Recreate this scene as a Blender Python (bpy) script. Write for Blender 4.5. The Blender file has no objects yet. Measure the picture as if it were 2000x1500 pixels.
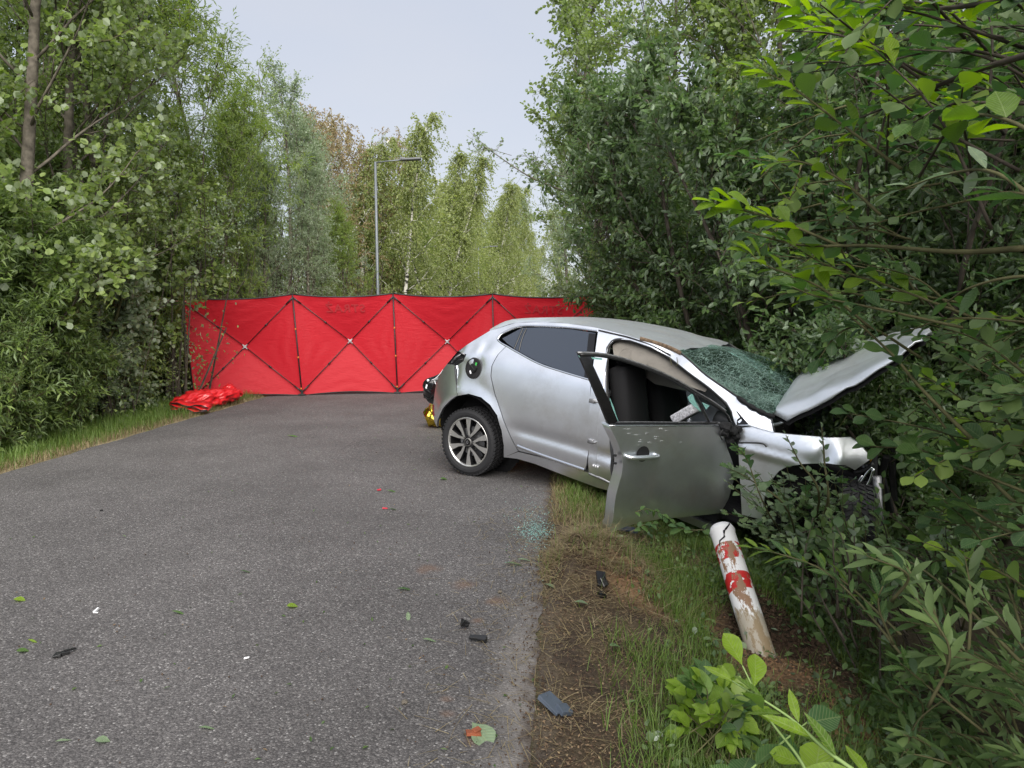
import bpy, bmesh, math, random
import numpy as np
from mathutils import Vector, Matrix, noise
from mathutils.geometry import delaunay_2d_cdt
SC = bpy.context.scene
COL = SC.collection
random.seed(7)
R0 = np.random.default_rng(11)
PI = math.pi
# ------------------------------------------------------------------ camera, sky, sun, exposure
FPX = 1400.0
PITCH = math.atan(145/1400)
CAM = Vector((0, 0, 1.5))
cam_d = bpy.data.cameras.new('camera'); cam = bpy.data.objects.new('camera', cam_d); COL.objects.link(cam)
cam.location = CAM; cam.rotation_euler = (PI/2-PITCH, 0, 0)
cam_d.sensor_width = 36; cam_d.lens = 36*FPX/2000; cam_d.clip_start = .05; cam_d.clip_end = 1500
SC.camera = cam
SC.view_settings.view_transform = 'Standard'; SC.view_settings.look = 'None'
SC.view_settings.gamma = 1; SC.view_settings.exposure = 2.45
SUN_EL, SUN_AZ = math.radians(40), math.radians(168)     # veiled by cloud, behind the camera on its right, azimuth from +Y towards +X
w = bpy.data.worlds.new('World'); SC.world = w; w.use_nodes = True
nt = w.node_tree; nt.nodes.clear()
sky = nt.nodes.new('ShaderNodeTexSky'); sky.sky_type = 'NISHITA'; sky.sun_disc = False
sky.sun_elevation = SUN_EL; sky.sun_rotation = SUN_AZ
bg1 = nt.nodes.new('ShaderNodeBackground'); bg1.inputs[1].default_value = .05
nt.links.new(sky.outputs[0], bg1.inputs[0])
bg2 = nt.nodes.new('ShaderNodeBackground'); bg2.inputs[1].default_value = .126
tc = nt.nodes.new('ShaderNodeTexCoord'); mp = nt.nodes.new('ShaderNodeMapping'); mp.inputs['Scale'].default_value = (1, 1, 3)
nz = nt.nodes.new('ShaderNodeTexNoise'); nz.inputs['Scale'].default_value = 1.6; nz.inputs['Detail'].default_value = 5
rp = nt.nodes.new('ShaderNodeValToRGB')
rp.color_ramp.elements[0].position = .35; rp.color_ramp.elements[0].color = (.90, .96, 1.10, 1)
rp.color_ramp.elements[1].position = .68; rp.color_ramp.elements[1].color = (.985, 1.01, 1.10, 1)
nt.links.new(tc.outputs['Generated'], mp.inputs[0]); nt.links.new(mp.outputs[0], nz.inputs[0])
nt.links.new(nz.outputs[0], rp.inputs[0]); nt.links.new(rp.outputs[0], bg2.inputs[0])
ms = nt.nodes.new('ShaderNodeMixShader'); ms.inputs[0].default_value = .9       # closed cloud cover over the clear sky
nt.links.new(bg1.outputs[0], ms.inputs[1]); nt.links.new(bg2.outputs[0], ms.inputs[2])
ow = nt.nodes.new('ShaderNodeOutputWorld'); nt.links.new(ms.outputs[0], ow.inputs[0])
sd = bpy.data.lights.new('sun', 'SUN'); sd.energy = 1.5; sd.angle = math.radians(70); sd.color = (1, .955, .89)
so = bpy.data.objects.new('sun', sd); COL.objects.link(so)
sv = Vector((math.sin(SUN_AZ)*math.cos(SUN_EL), math.cos(SUN_AZ)*math.cos(SUN_EL), math.sin(SUN_EL)))
so.rotation_euler = (-sv).to_track_quat('-Z', 'Y').to_euler(); so.location = (0, 0, 30)
SC.cycles.max_bounces = 8; SC.cycles.transparent_max_bounces = 16
SC.cycles.diffuse_bounces = 3; SC.cycles.glossy_bounces = 3

# ------------------------------------------------------------------ helpers
def ray(x, y):
    u = (x-1000)/FPX; v = (750-y)/FPX
    return Vector((u, math.cos(PITCH)+v*math.sin(PITCH), -math.sin(PITCH)+v*math.cos(PITCH)))
def PY(x, y, Y):
    d = ray(x, y); return CAM + d*(Y/d.y)
def PZ(x, y, z=0):
    d = ray(x, y); return CAM + d*((z-CAM.z)/d.z)
def sm(a, b, x):
    t = max(0., min(1., (x-a)/(b-a))); return t*t*(3-2*t)
def edge_r(Y): return -.095+.071*Y
def edge_l(Y): return -5.18+.071*Y
MOUND = (.50, 4.15); HOLE = (1.45, 3.80)
def hgt(X, Y):
    dr = X-edge_r(Y)
    if dr > 0:
        h = -.012-.24*sm(.1, 1.15, dr)-.5*sm(1.15, 2.3, dr)+.35*sm(3.4, 6, dr)
        n = noise.noise(Vector((X*2.1, Y*2.1, 3)))*.05+noise.noise(Vector((X*7, Y*7, 1)))*.018
        h += n*sm(.03, .5, dr)
        d = math.hypot(X-MOUND[0], (Y-MOUND[1])*.8)
        if d < .6:
            h += (1-sm(.08, .5, d))*(.15+.06*noise.noise(Vector((X*9, Y*9, 7))))*sm(-.02, .16, dr)
        d = math.hypot(X-HOLE[0], Y-HOLE[1]); h -= .17*(1-sm(.1, .3, d))
        d = math.hypot(X-HOLE[0]-.05, Y-HOLE[1]-.42); h += .09*(1-sm(.05, .3, d))
        return h
    dl = edge_l(Y)-X
    if dl > 0:
        return -.012-.03*sm(.1, .6, dl)-.25*sm(1.2, 2.4, dl)+.5*sm(3, 7, dl)+noise.noise(Vector((X*1.5, Y*1.5, 5)))*.05*sm(.1, .8, dl)
    return -.012
def G(x, y):
    d = ray(x, y); t = 1.2; lo = 0.
    while t < 40:
        p = CAM+d*t
        if p.z < hgt(p.x, p.y): break
        lo = t; t += .02
    for _ in range(12):
        m_ = (lo+t)/2; p = CAM+d*m_
        if p.z < hgt(p.x, p.y): t = m_
        else: lo = m_
    return Vector((p.x, p.y, hgt(p.x, p.y)))
def tag(o, label=None, cat=None, group=None, kind=None):
    if label: o['label'] = label
    if cat: o['category'] = cat
    if group: o['group'] = group
    if kind: o['kind'] = kind
    return o
def empty(name, loc=(0, 0, 0), label=None, cat=None, group=None, parent=None):
    o = bpy.data.objects.new(name, None); COL.objects.link(o); o.location = loc; o.empty_display_size = .1
    if parent: o.parent = parent
    return tag(o, label, cat, group)
def link(name, me, parent=None, m=None):
    if m is not None and not me.materials: me.materials.append(m)
    o = bpy.data.objects.new(name, me); COL.objects.link(o)
    if parent: o.parent = parent
    return o
def npmesh(name, V, T, mats, mi=None, smooth=False):
    me = bpy.data.meshes.new(name); V = np.asarray(V, np.float32); T = np.asarray(T, np.int32); k = T.shape[1]
    me.vertices.add(len(V)); me.vertices.foreach_set('co', V.ravel())
    me.loops.add(T.size); me.loops.foreach_set('vertex_index', T.ravel())
    me.polygons.add(len(T)); me.polygons.foreach_set('loop_start', np.arange(0, T.size, k, dtype=np.int32))
    if mi is not None: me.polygons.foreach_set('material_index', np.asarray(mi, np.int32))
    me.polygons.foreach_set('use_smooth', np.full(len(T), smooth))
    for m in mats: me.materials.append(m)
    me.update(calc_edges=True)
    return me
def pymesh(name, V, Fc, m, smooth=True, parent=None):
    me = bpy.data.meshes.new(name); me.from_pydata([tuple(v) for v in V], [], Fc)
    me.polygons.foreach_set('use_smooth', [smooth]*len(me.polygons))
    me.materials.append(m); me.update()
    return link(name, me, parent)
def bmobj(name, bm, m, parent=None, smooth=True):
    me = bpy.data.meshes.new(name); 
    for f in bm.faces: f.smooth = smooth
    bm.to_mesh(me); bm.free()
    for x in (m if isinstance(m, (list, tuple)) else [m]): me.materials.append(x)
    return link(name, me, parent)
def add_box(bm, c, s, rot=None, bev=0.0, mi=0):
    r = bmesh.ops.create_cube(bm, size=1); vs = r['verts']
    M = Matrix.Translation(Vector(c)) @ (rot.to_4x4() if rot else Matrix.Identity(4)) @ Matrix.Diagonal((s[0], s[1], s[2], 1))
    bmesh.ops.transform(bm, matrix=M, verts=vs)
    fs = {f for v in vs for f in v.link_faces}
    for f in fs: f.material_index = mi
    if bev:
        es = list({e for v in vs for e in v.link_edges})
        bmesh.ops.bevel(bm, geom=es, offset=bev, segments=2, affect='EDGES', profile=.6)
def frames(pts):
    out = []; n = len(pts)
    for i in range(n):
        t = (pts[min(i+1, n-1)]-pts[max(i-1, 0)]); t = t.normalized() if t.length > 1e-9 else Vector((0, 0, 1))
        a = Vector((0, 0, 1)) if abs(t.z) < .9 else Vector((1, 0, 0))
        s = t.cross(a).normalized(); out.append((s, t.cross(s)))
    return out
def tube_arrays(pts, rads, ns=6, cap=True):
    pts = [Vector(p) for p in pts]; fr = frames(pts); V = []; Fc = []
    for i, p in enumerate(pts):
        for k in range(ns):
            a = 2*PI*k/ns; V.append(p+(fr[i][0]*math.cos(a)+fr[i][1]*math.sin(a))*rads[i])
    for i in range(len(pts)-1):
        for k in range(ns):
            a = i*ns+k; b = i*ns+(k+1) % ns; Fc.append((a, b, b+ns, a+ns))
    if cap: Fc.append(tuple(range(ns))[::-1]); Fc.append(tuple((len(pts)-1)*ns+k for k in range(ns)))
    return V, Fc
def tube(name, pts, r, m, parent=None, ns=8, smooth=True):
    rads = r if isinstance(r, (list, tuple)) else [r]*len(pts)
    V, Fc = tube_arrays(pts, rads, ns); return pymesh(name, V, Fc, m, smooth, parent)
class Acc:
    def __init__(s): s.V = []; s.F = []; s.n = 0
    def add(s, V, Fc): s.V += list(V); s.F += [tuple(i+s.n for i in f) for f in Fc]; s.n += len(V)
    def tube(s, pts, r, ns=6): s.add(*tube_arrays(pts, r if isinstance(r, (list, tuple)) else [r]*len(pts), ns))
    def obj(s, name, m, parent=None, smooth=True): return pymesh(name, s.V, s.F, m, smooth, parent)
def crv(pts, n):
    """Catmull-Rom through pts, n points per span"""
    P = [Vector(p) for p in pts]; P = [2*P[0]-P[1]]+P+[2*P[-1]-P[-2]]; out = []
    for i in range(1, len(P)-2):
        for k in range(n):
            t = k/n; a, b, c, d = P[i-1:i+3]
            out.append(.5*((2*b)+(c-a)*t+(2*a-5*b+4*c-d)*t*t+(3*b-a-3*c+d)*t**3))
    out.append(P[-2]); return out

# ------------------------------------------------------------------ materials
def mat(name, col=(.5, .5, .5), rough=.6, metal=0., spec=.5, coat=0., noise_amt=0., noise_scale=20., bump=0., bump_scale=60., island=0., **kw):
    m = bpy.data.materials.new(name); m.use_nodes = True; n = m.node_tree; b = n.nodes['Principled BSDF']
    b.inputs['Base Color'].default_value = (*col, 1); b.inputs['Roughness'].default_value = rough
    b.inputs['Metallic'].default_value = metal; b.inputs['Specular IOR Level'].default_value = spec
    b.inputs['Coat Weight'].default_value = coat; b.inputs['Coat Roughness'].default_value = .06
    t = n.nodes.new('ShaderNodeTexCoord')
    if noise_amt:
        z = n.nodes.new('ShaderNodeTexNoise'); z.inputs['Scale'].default_value = noise_scale; z.inputs['Detail'].default_value = 6
        n.links.new(t.outputs['Object'], z.inputs['Vector'])
        h = n.nodes.new('ShaderNodeHueSaturation'); h.inputs['Color'].default_value = (*col, 1)
        mr = n.nodes.new('ShaderNodeMapRange'); mr.inputs[1].default_value = .3; mr.inputs[2].default_value = .7
        mr.inputs[3].default_value = 1-noise_amt; mr.inputs[4].default_value = 1+noise_amt
        n.links.new(z.outputs[0], mr.inputs[0]); n.links.new(mr.outputs[0], h.inputs['Value']); n.links.new(h.outputs[0], b.inputs['Base Color'])
    if bump:
        z = n.nodes.new('ShaderNodeTexNoise'); z.inputs['Scale'].default_value = bump_scale; z.inputs['Detail'].default_value = 4
        n.links.new(t.outputs['Object'], z.inputs['Vector'])
        bp = n.nodes.new('ShaderNodeBump'); bp.inputs['Strength'].default_value = bump; bp.inputs['Distance'].default_value = kw.get('bd', .01)
        n.links.new(z.outputs[0], bp.inputs['Height']); n.links.new(bp.outputs[0], b.inputs['Normal'])
    return m
def ramp(n, stops):
    r = n.nodes.new('ShaderNodeValToRGB'); e = r.color_ramp.elements
    while len(e) < len(stops): e.new(.5)
    for i, (p, c) in enumerate(stops): e[i].position = p; e[i].color = (*c, 1) if len(c) == 3 else c
    return r
def leafmat(name, cols, under=None, transl=.35, rough=.5, spec=.4, veins=0.):
    """leaf: own colour differs per leaf, paler underside, some light passes through"""
    m = bpy.data.materials.new(name); m.use_nodes = True; n = m.node_tree; b = n.nodes['Principled BSDF']; o = n.nodes['Material Output']
    g = n.nodes.new('ShaderNodeNewGeometry'); oi = n.nodes.new('ShaderNodeObjectInfo')
    ad = n.nodes.new('ShaderNodeMath'); ad.operation = 'ADD'; fr = n.nodes.new('ShaderNodeMath'); fr.operation = 'FRACT'
    n.links.new(g.outputs['Random Per Island'], ad.inputs[0]); n.links.new(oi.outputs['Random'], ad.inputs[1]); n.links.new(ad.outputs[0], fr.inputs[0])
    k = len(cols); r = ramp(n, [(i/(k-1), c) for i, c in enumerate(cols)]); n.links.new(fr.outputs[0], r.inputs[0])
    col = r.outputs[0]
    if veins:
        uv = n.nodes.new('ShaderNodeUVMap'); uv.uv_map = 'UVMap'; sx = n.nodes.new('ShaderNodeSeparateXYZ'); n.links.new(uv.outputs[0], sx.inputs[0])
        def mt(op, a, c=0., d=0.):
            q = n.nodes.new('ShaderNodeMath'); q.operation = op
            for i, v in enumerate((a, c, d)):
                if isinstance(v, (int, float)): q.inputs[i].default_value = v
                else: n.links.new(v, q.inputs[i])
            return q.outputs[0]
        ay = mt('ABSOLUTE', sx.outputs[1]); ph = mt('SINE', mt('MULTIPLY', mt('SUBTRACT', sx.outputs[0], mt('MULTIPLY', ay, .75)), 62.))
        sv = mt('SMOOTH_MAX', mt('MULTIPLY', mt('SUBTRACT', ph, .55), 2.), 0., .1); mrb = mt('LESS_THAN', ay, .014); vv = mt('MINIMUM', mt('ADD', sv, mrb), 1.)
        vm = n.nodes.new('ShaderNodeMix'); vm.data_type = 'RGBA'; n.links.new(mt('MULTIPLY', vv, veins), vm.inputs[0]); n.links.new(col, vm.inputs[6]); vm.inputs[7].default_value = (.42, .50, .22, 1)
        nb = n.nodes.new('ShaderNodeTexNoise'); nb.inputs['Scale'].default_value = 5; tcx = n.nodes.new('ShaderNodeTexCoord'); n.links.new(tcx.outputs['Object'], nb.inputs[0])
        hv = n.nodes.new('ShaderNodeHueSaturation'); n.links.new(vm.outputs[2], hv.inputs['Color']); n.links.new(mt('MULTIPLY_ADD', nb.outputs[0], .7, .62), hv.inputs['Value']); col = hv.outputs[0]
        bmp = n.nodes.new('ShaderNodeBump'); bmp.inputs['Strength'].default_value = .5; bmp.inputs['Distance'].default_value = .004; bmp.invert = True; n.links.new(vv, bmp.inputs['Height']); n.links.new(bmp.outputs[0], b.inputs['Normal'])
    if under:
        mx = n.nodes.new('ShaderNodeMix'); mx.data_type = 'RGBA'; n.links.new(g.outputs['Backfacing'], mx.inputs[0])
        n.links.new(col, mx.inputs[6]); mx.inputs[7].default_value = (*under, 1); col = mx.outputs[2]
    n.links.new(col, b.inputs['Base Color']); b.inputs['Roughness'].default_value = rough; b.inputs['Specular IOR Level'].default_value = spec
    tr = n.nodes.new('ShaderNodeBsdfTranslucent')
    hs = n.nodes.new('ShaderNodeHueSaturation'); hs.inputs['Value'].default_value = 1.5; hs.inputs['Saturation'].default_value = 1.25
    n.links.new(r.outputs[0], hs.inputs['Color']); n.links.new(hs.outputs[0], tr.inputs[0])
    mi = n.nodes.new('ShaderNodeMixShader'); mi.inputs[0].default_value = transl
    n.links.new(b.outputs[0], mi.inputs[1]); n.links.new(tr.outputs[0], mi.inputs[2]); n.links.new(mi.outputs[0], o.inputs[0])
    return m
M = {}
M['paint'] = mat('silver paint', (.88, .91, .96), .31, .95, .5, .5, noise_amt=.06, noise_scale=5)
M['bonnetpaint'] = mat('rougher silver paint', (.82, .85, .90), .5, .85, .5, .35, noise_amt=.06, noise_scale=5)  # same silver paint made rougher, to brighten a bonnet that mirrors dark trees
def dirt(m, amt, col=(.16, .14, .11), sc=3.):
    n = m.node_tree; b = n.nodes['Principled BSDF']; t = n.nodes.new('ShaderNodeTexCoord')
    z = n.nodes.new('ShaderNodeTexNoise'); z.inputs['Scale'].default_value = sc; z.inputs['Detail'].default_value = 9; z.inputs['Roughness'].default_value = .7
    n.links.new(t.outputs['Object'], z.inputs['Vector'])
    r = ramp(n, [(.5, (0, 0, 0)), (.72, (amt, amt, amt))]); n.links.new(z.outputs[0], r.inputs[0])
    d = n.nodes.new('ShaderNodeBsdfDiffuse'); d.inputs[0].default_value = (*col, 1)
    mi = n.nodes.new('ShaderNodeMixShader'); n.links.new(r.outputs[0], mi.inputs[0]); n.links.new(b.outputs[0], mi.inputs[1]); n.links.new(d.outputs[0], mi.inputs[2])
    n.links.new(mi.outputs[0], n.nodes['Material Output'].inputs[0])
dirt(M['paint'], .22); dirt(M['bonnetpaint'], .25)
M['roofpaint'] = mat('scuffed silver paint', (.78, .82, .87), .46, .9, .5, .4, bump=.3, bump_scale=7, bd=.03); dirt(M['roofpaint'], .35, (.24, .22, .19), 7)
M['black'] = mat('black plastic', (.012, .012, .013), .45, 0, .5)
M['blackrough'] = mat('rough black plastic', (.014, .014, .015), .75, 0, .3, bump=.5, bump_scale=40)
M['gloss'] = mat('gloss black', (.008, .008, .009), .12, 0, .5)
M['chrome'] = mat('satin chrome', (.78, .8, .83), .16, 1)
M['steel'] = mat('machined alloy', (.72, .71, .69), .28, .9, noise_amt=.05)
M['rimdark'] = mat('dark rim pocket', (.02, .02, .022), .35, .3)
M['rubber'] = mat('tyre rubber', (.018, .018, .02), .72, 0, .35, bump=.3, bump_scale=150, bd=.002)
M['glassdark'] = mat('privacy glass', (.028, .036, .052), .05, .0, .85, .3)
M['seat'] = mat('seat fabric', (.02, .02, .022), .9, 0, .2, bump=.4, bump_scale=300, bd=.002)
M['airbag'] = mat('airbag cloth', (.20, .185, .165), .85, 0, .2, bump=.5, bump_scale=14, bd=.02)
M['greybag'] = mat('dusty grey panel', (.42, .42, .45), .8, 0, .3, noise_amt=.55, noise_scale=70)
M['underseal'] = mat('dark underbody', (.010, .010, .011), .9, 0, .2, bump=.8, bump_scale=20)
M['metal'] = mat('bare dull metal', (.30, .30, .31), .45, .8, noise_amt=.4, noise_scale=30)
M['green'] = mat('green clip', (.05, .45, .08), .5)
M['white'] = mat('white label', (.75, .75, .78), .6)
M['redlens'] = mat('dark red lens', (.16, .01, .012), .2, 0, .5)
M['polemetal'] = mat('galvanised steel', (.15, .165, .18), .5, .4, noise_amt=.1, noise_scale=2)
M['lampgrey'] = mat('dark grey lamp head', (.10, .105, .11), .5)
M['bark'] = mat('grey brown bark', (.12, .105, .085), .9, 0, .2, noise_amt=.5, noise_scale=14, bump=.8, bump_scale=30)
M['twig'] = mat('olive twig', (.10, .095, .045), .8, 0, .2, noise_amt=.35, noise_scale=10)
M['twigdark'] = mat('dark twig', (.075, .062, .05), .85, 0, .2, noise_amt=.4, noise_scale=10)
mb = bpy.data.materials.new('birch bark'); mb.use_nodes = True; n = mb.node_tree; b = n.nodes['Principled BSDF']
t = n.nodes.new('ShaderNodeTexCoord'); mp = n.nodes.new('ShaderNodeMapping'); mp.inputs['Scale'].default_value = (3, 3, 9)
z = n.nodes.new('ShaderNodeTexNoise'); z.inputs['Scale'].default_value = 1.; z.inputs['Detail'].default_value = 5
r = ramp(n, [(.42, (.03, .028, .025)), (.52, (.62, .60, .54))])
n.links.new(t.outputs['Object'], mp.inputs[0]); n.links.new(mp.outputs[0], z.inputs[0]); n.links.new(z.outputs[0], r.inputs[0]); n.links.new(r.outputs[0], b.inputs['Base Color'])
b.inputs['Roughness'].default_value = .8; M['birch'] = mb
# leaf colours (each kind of leaf has its own)
M['lf_poplar'] = leafmat('poplar leaf', [(.15, .215, .055), (.19, .255, .075), (.22, .28, .10), (.16, .235, .055)], (.33, .39, .26), .45)
M['lf_silver'] = leafmat('silver poplar leaf', [(.18, .24, .12), (.25, .31, .19), (.15, .21, .09)], (.42, .48, .37), .45)
M['lf_willow'] = leafmat('willow leaf', [(.16, .235, .045), (.21, .28, .06), (.24, .30, .08), (.13, .21, .04)], (.27, .34, .15), .5)
M['lf_birch'] = leafmat('birch leaf', [(.18, .23, .065), (.23, .27, .085), (.26, .29, .11), (.15, .205, .06)], (.29, .33, .17), .5)
M['lf_birchbrown'] = leafmat('dry birch leaf', [(.24, .19, .09), (.27, .19, .11), (.19, .20, .07)], (.28, .24, .14), .4)
M['lf_sallow'] = leafmat('sallow leaf', [(.055, .10, .03), (.075, .13, .04), (.095, .15, .045), (.06, .11, .035)], (.20, .26, .17), .38)
M['lf_bright'] = leafmat('young sallow leaf', [(.19, .31, .025), (.24, .37, .035), (.16, .27, .026), (.11, .20, .03)], (.22, .34, .11), .5, .4, veins=.35)
M['lf_mid'] = leafmat('sallow leaf mid green', [(.055, .12, .03), (.085, .165, .04), (.06, .13, .045), (.04, .095, .03)], (.18, .26, .16), .4, .42, veins=.28)
M['lf_grey'] = leafmat('white poplar sucker leaf', [(.13, .20, .10), (.20, .27, .17), (.09, .17, .06)], (.44, .50, .42), .3, .6, veins=.2)
M['lf_shrub'] = leafmat('shrub willow leaf', [(.11, .17, .04), (.15, .22, .055), (.18, .245, .07), (.09, .145, .03)], (.20, .27, .13), .42)
M['grass'] = leafmat('green grass', [(.07, .13, .025), (.12, .20, .04), (.16, .22, .06), (.09, .15, .03)], None, .4)
M['straw'] = leafmat('dry grass', [(.17, .13, .065), (.25, .20, .105), (.12, .09, .05), (.36, .30, .18)], None, .2, .7)
M['deadleaf'] = leafmat('dead leaf litter', [(.10, .065, .04), (.19, .13, .075), (.06, .042, .03), (.26, .19, .11)], None, .1, .8)
# ------------------------------------------------------------------ ground and road
def build_ground():
    xs = np.concatenate([np.arange(-90, -10, 5.), np.arange(-10, -5.6, .4), np.arange(-5.6, -4.2, .12), np.arange(-4.2, -.3, .6), np.arange(-.3, 3.2, .035), np.arange(3.2, 9, .4), np.arange(9, 90, 5.)])
    ys = np.concatenate([np.arange(-30, 1, 2.), np.arange(1, 1.8, .2), np.arange(1.8, 7., .045), np.arange(7., 16, .2), np.arange(16, 60, 2.), np.arange(60, 420, 20.)])
    V = []; C = []
    for y in ys:
        for x in xs:
            h = hgt(x, y); V.append((x, y, h))
            dr = x-edge_r(y); dl = edge_l(y)-x
            n1 = noise.noise(Vector((x*1.7, y*1.7, 9)))*.5+.5; n2 = noise.noise(Vector((x*6, y*6, 2)))*.5+.5
            soil = Vector((.050, .037, .028)); litter = Vector((.105, .080, .050)); sand = Vector((.23, .135, .075)); moss = Vector((.075, .088, .032)); dark = Vector((.022, .018, .013))
            if dr > 0:
                c = soil.lerp(litter, sm(.35, .7, n2)*.8)
                c = c.lerp(moss, sm(.45, .75, n1)*sm(.3, .8, dr)*.7)
                s = max(0, 1-math.hypot(x-.85, (y-3.95)*1.2)/.5); s = max(s, 1-math.hypot(x-HOLE[0]+.12, y-HOLE[1]+.34)/.38, 1-math.hypot(x-1.55, y-2.85)/.3)
                c = c.lerp(sand, sm(0, .5, s)*(.4+.6*n2))
                hd = math.hypot(x-HOLE[0]-.04, y-HOLE[1]-.1); c = c.lerp(dark, (1-sm(.12, .42, hd))*.9)
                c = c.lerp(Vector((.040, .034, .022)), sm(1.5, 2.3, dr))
                if dr < .12: c = c.lerp(Vector((.16, .14, .12)), (1-dr/.12)*.6*n1)
            else:
                c = litter.lerp(moss, n1)
                if dl > 0:
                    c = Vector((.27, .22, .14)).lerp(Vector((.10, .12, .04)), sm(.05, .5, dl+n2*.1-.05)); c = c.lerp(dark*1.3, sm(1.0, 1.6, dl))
            C.append((*c, 1))
    nx = len(xs); ny = len(ys)
    Fc = [(j*nx+i, j*nx+i+1, (j+1)*nx+i+1, (j+1)*nx+i) for j in range(ny-1) for i in range(nx-1)]
    m = bpy.data.materials.new('verge soil and litter'); m.use_nodes = True; n = m.node_tree; b = n.nodes['Principled BSDF']
    a = n.nodes.new('ShaderNodeAttribute'); a.attribute_name = 'col'; t = n.nodes.new('ShaderNodeTexCoord')
    z = n.nodes.new('ShaderNodeTexNoise'); z.inputs['Scale'].default_value = 45; z.inputs['Detail'].default_value = 8; z.inputs['Roughness'].default_value = .75
    n.links.new(t.outputs['Object'], z.inputs[0]); mr = n.nodes.new('ShaderNodeMapRange'); mr.inputs[1].default_value = .3; mr.inputs[2].default_value = .7; mr.inputs[3].default_value = .45; mr.inputs[4].default_value = 1.7
    n.links.new(z.outputs[0], mr.inputs[0]); h = n.nodes.new('ShaderNodeHueSaturation'); n.links.new(a.outputs[0], h.inputs['Color']); n.links.new(mr.outputs[0], h.inputs['Value']); n.links.new(h.outputs[0], b.inputs['Base Color'])
    bp = n.nodes.new('ShaderNodeBump'); bp.inputs['Strength'].default_value = 1; bp.inputs['Distance'].default_value = .02; n.links.new(z.outputs[0], bp.inputs['Height']); n.links.new(bp.outputs[0], b.inputs['Normal'])
    b.inputs['Roughness'].default_value = .95; b.inputs['Specular IOR Level'].default_value = .15
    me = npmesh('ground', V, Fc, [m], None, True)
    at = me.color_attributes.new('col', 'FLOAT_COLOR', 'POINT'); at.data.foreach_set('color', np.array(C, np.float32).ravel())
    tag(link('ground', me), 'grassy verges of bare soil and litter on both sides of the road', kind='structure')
build_ground()
def build_road():
    ys = np.concatenate([np.arange(-30, 1.5, 1.), np.arange(1.5, 12, .04), np.arange(12, 20, .3), np.arange(20, 400, 8.)])
    V = []; Fc = []; k = 9
    for y in ys:
        a = edge_l(y)+.05*noise.noise(Vector((y*2, 0, 0)))+.02*noise.noise(Vector((y*11, 0, 0)))
        c = edge_r(y)+.05*noise.noise(Vector((y*2.3, 5, 0)))+.028*noise.noise(Vector((y*12, 5, 0)))
        for i in range(k):
            t = i/(k-1); V.append((a+(c-a)*t, y, -.002 if 0 < i < k-1 else -.008))
    for j in range(len(ys)-1):
        for i in range(k-1): Fc.append((j*k+i, j*k+i+1, (j+1)*k+i+1, (j+1)*k+i))
    m = bpy.data.materials.new('worn asphalt'); m.use_nodes = True; n = m.node_tree; L = n.links.new; b = n.nodes['Principled BSDF']
    t = n.nodes.new('ShaderNodeTexCoord')
    v = n.nodes.new('ShaderNodeTexVoronoi'); v.inputs['Scale'].default_value = 130; L(t.outputs['Object'], v.inputs[0])
    sp = n.nodes.new('ShaderNodeSeparateColor'); L(v.outputs['Color'], sp.inputs[0])
    stones = ramp(n, [(0, (.060, .056, .057)), (.45, (.097, .091, .091)), (.8, (.124, .116, .115)), (.94, (.168, .159, .156)), (1, (.28, .27, .265))]); L(sp.outputs[0], stones.inputs[0])
    dk = ramp(n, [(.28, (1, 1, 1)), (.6, (.6, .6, .61))]); L(v.outputs['Distance'], dk.inputs[0])
    mu = n.nodes.new('ShaderNodeMix'); mu.data_type = 'RGBA'; mu.blend_type = 'MULTIPLY'; mu.inputs[0].default_value = .8; L(stones.outputs[0], mu.inputs[6]); L(dk.outputs[0], mu.inputs[7])
    z = n.nodes.new('ShaderNodeTexNoise'); z.inputs['Scale'].default_value = .9; z.inputs['Detail'].default_value = 7; z.inputs['Roughness'].default_value = .65; L(t.outputs['Object'], z.inputs[0])
    mr = n.nodes.new('ShaderNodeMapRange'); mr.inputs[1].default_value = .3; mr.inputs[2].default_value = .7; mr.inputs[3].default_value = .78; mr.inputs[4].default_value = 1.24; L(z.outputs[0], mr.inputs[0])
    h = n.nodes.new('ShaderNodeHueSaturation'); h.inputs['Saturation'].default_value = .9; L(mu.outputs[2], h.inputs['Color']); L(mr.outputs[0], h.inputs['Value'])
    # pale dust along the right edge, from distance to that edge
    s = n.nodes.new('ShaderNodeSeparateXYZ'); L(t.outputs['Object'], s.inputs[0])
    def mth(op, a, bb):
        q = n.nodes.new('ShaderNodeMath'); q.operation = op
        for i, x in enumerate((a, bb)):
            if isinstance(x, (int, float)): q.inputs[i].default_value = x
            else: L(x, q.inputs[i])
        return q.outputs[0]
    def mrg(x, a, bb, c, d):
        q = n.nodes.new('ShaderNodeMapRange'); q.interpolation_type = 'SMOOTHSTEP'; L(x, q.inputs[0])
        for i, val in enumerate((a, bb, c, d)): q.inputs[i+1].default_value = val
        return q.outputs[0]
    z2 = n.nodes.new('ShaderNodeTexNoise'); z2.inputs['Scale'].default_value = 3.5; z2.inputs['Detail'].default_value = 8; z2.inputs['Roughness'].default_value = .7; L(t.outputs['Object'], z2.inputs[0])
    d = mth('SUBTRACT', s.outputs[0], mth('SUBTRACT', mth('MULTIPLY', s.outputs[1], .071), .095))
    d2 = mth('ADD', d, mth('MULTIPLY', mth('SUBTRACT', z2.outputs[0], .5), .45))
    dust = mth('MULTIPLY', mrg(d2, -.26, -.02, 0, 1), mrg(s.outputs[1], 3.9, 3.0, .12, 1))
    mx = n.nodes.new('ShaderNodeMix'); mx.data_type = 'RGBA'; L(mth('MULTIPLY', dust, .62), mx.inputs[0]); L(h.outputs[0], mx.inputs[6]); mx.inputs[7].default_value = (.20, .185, .175, 1)
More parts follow.
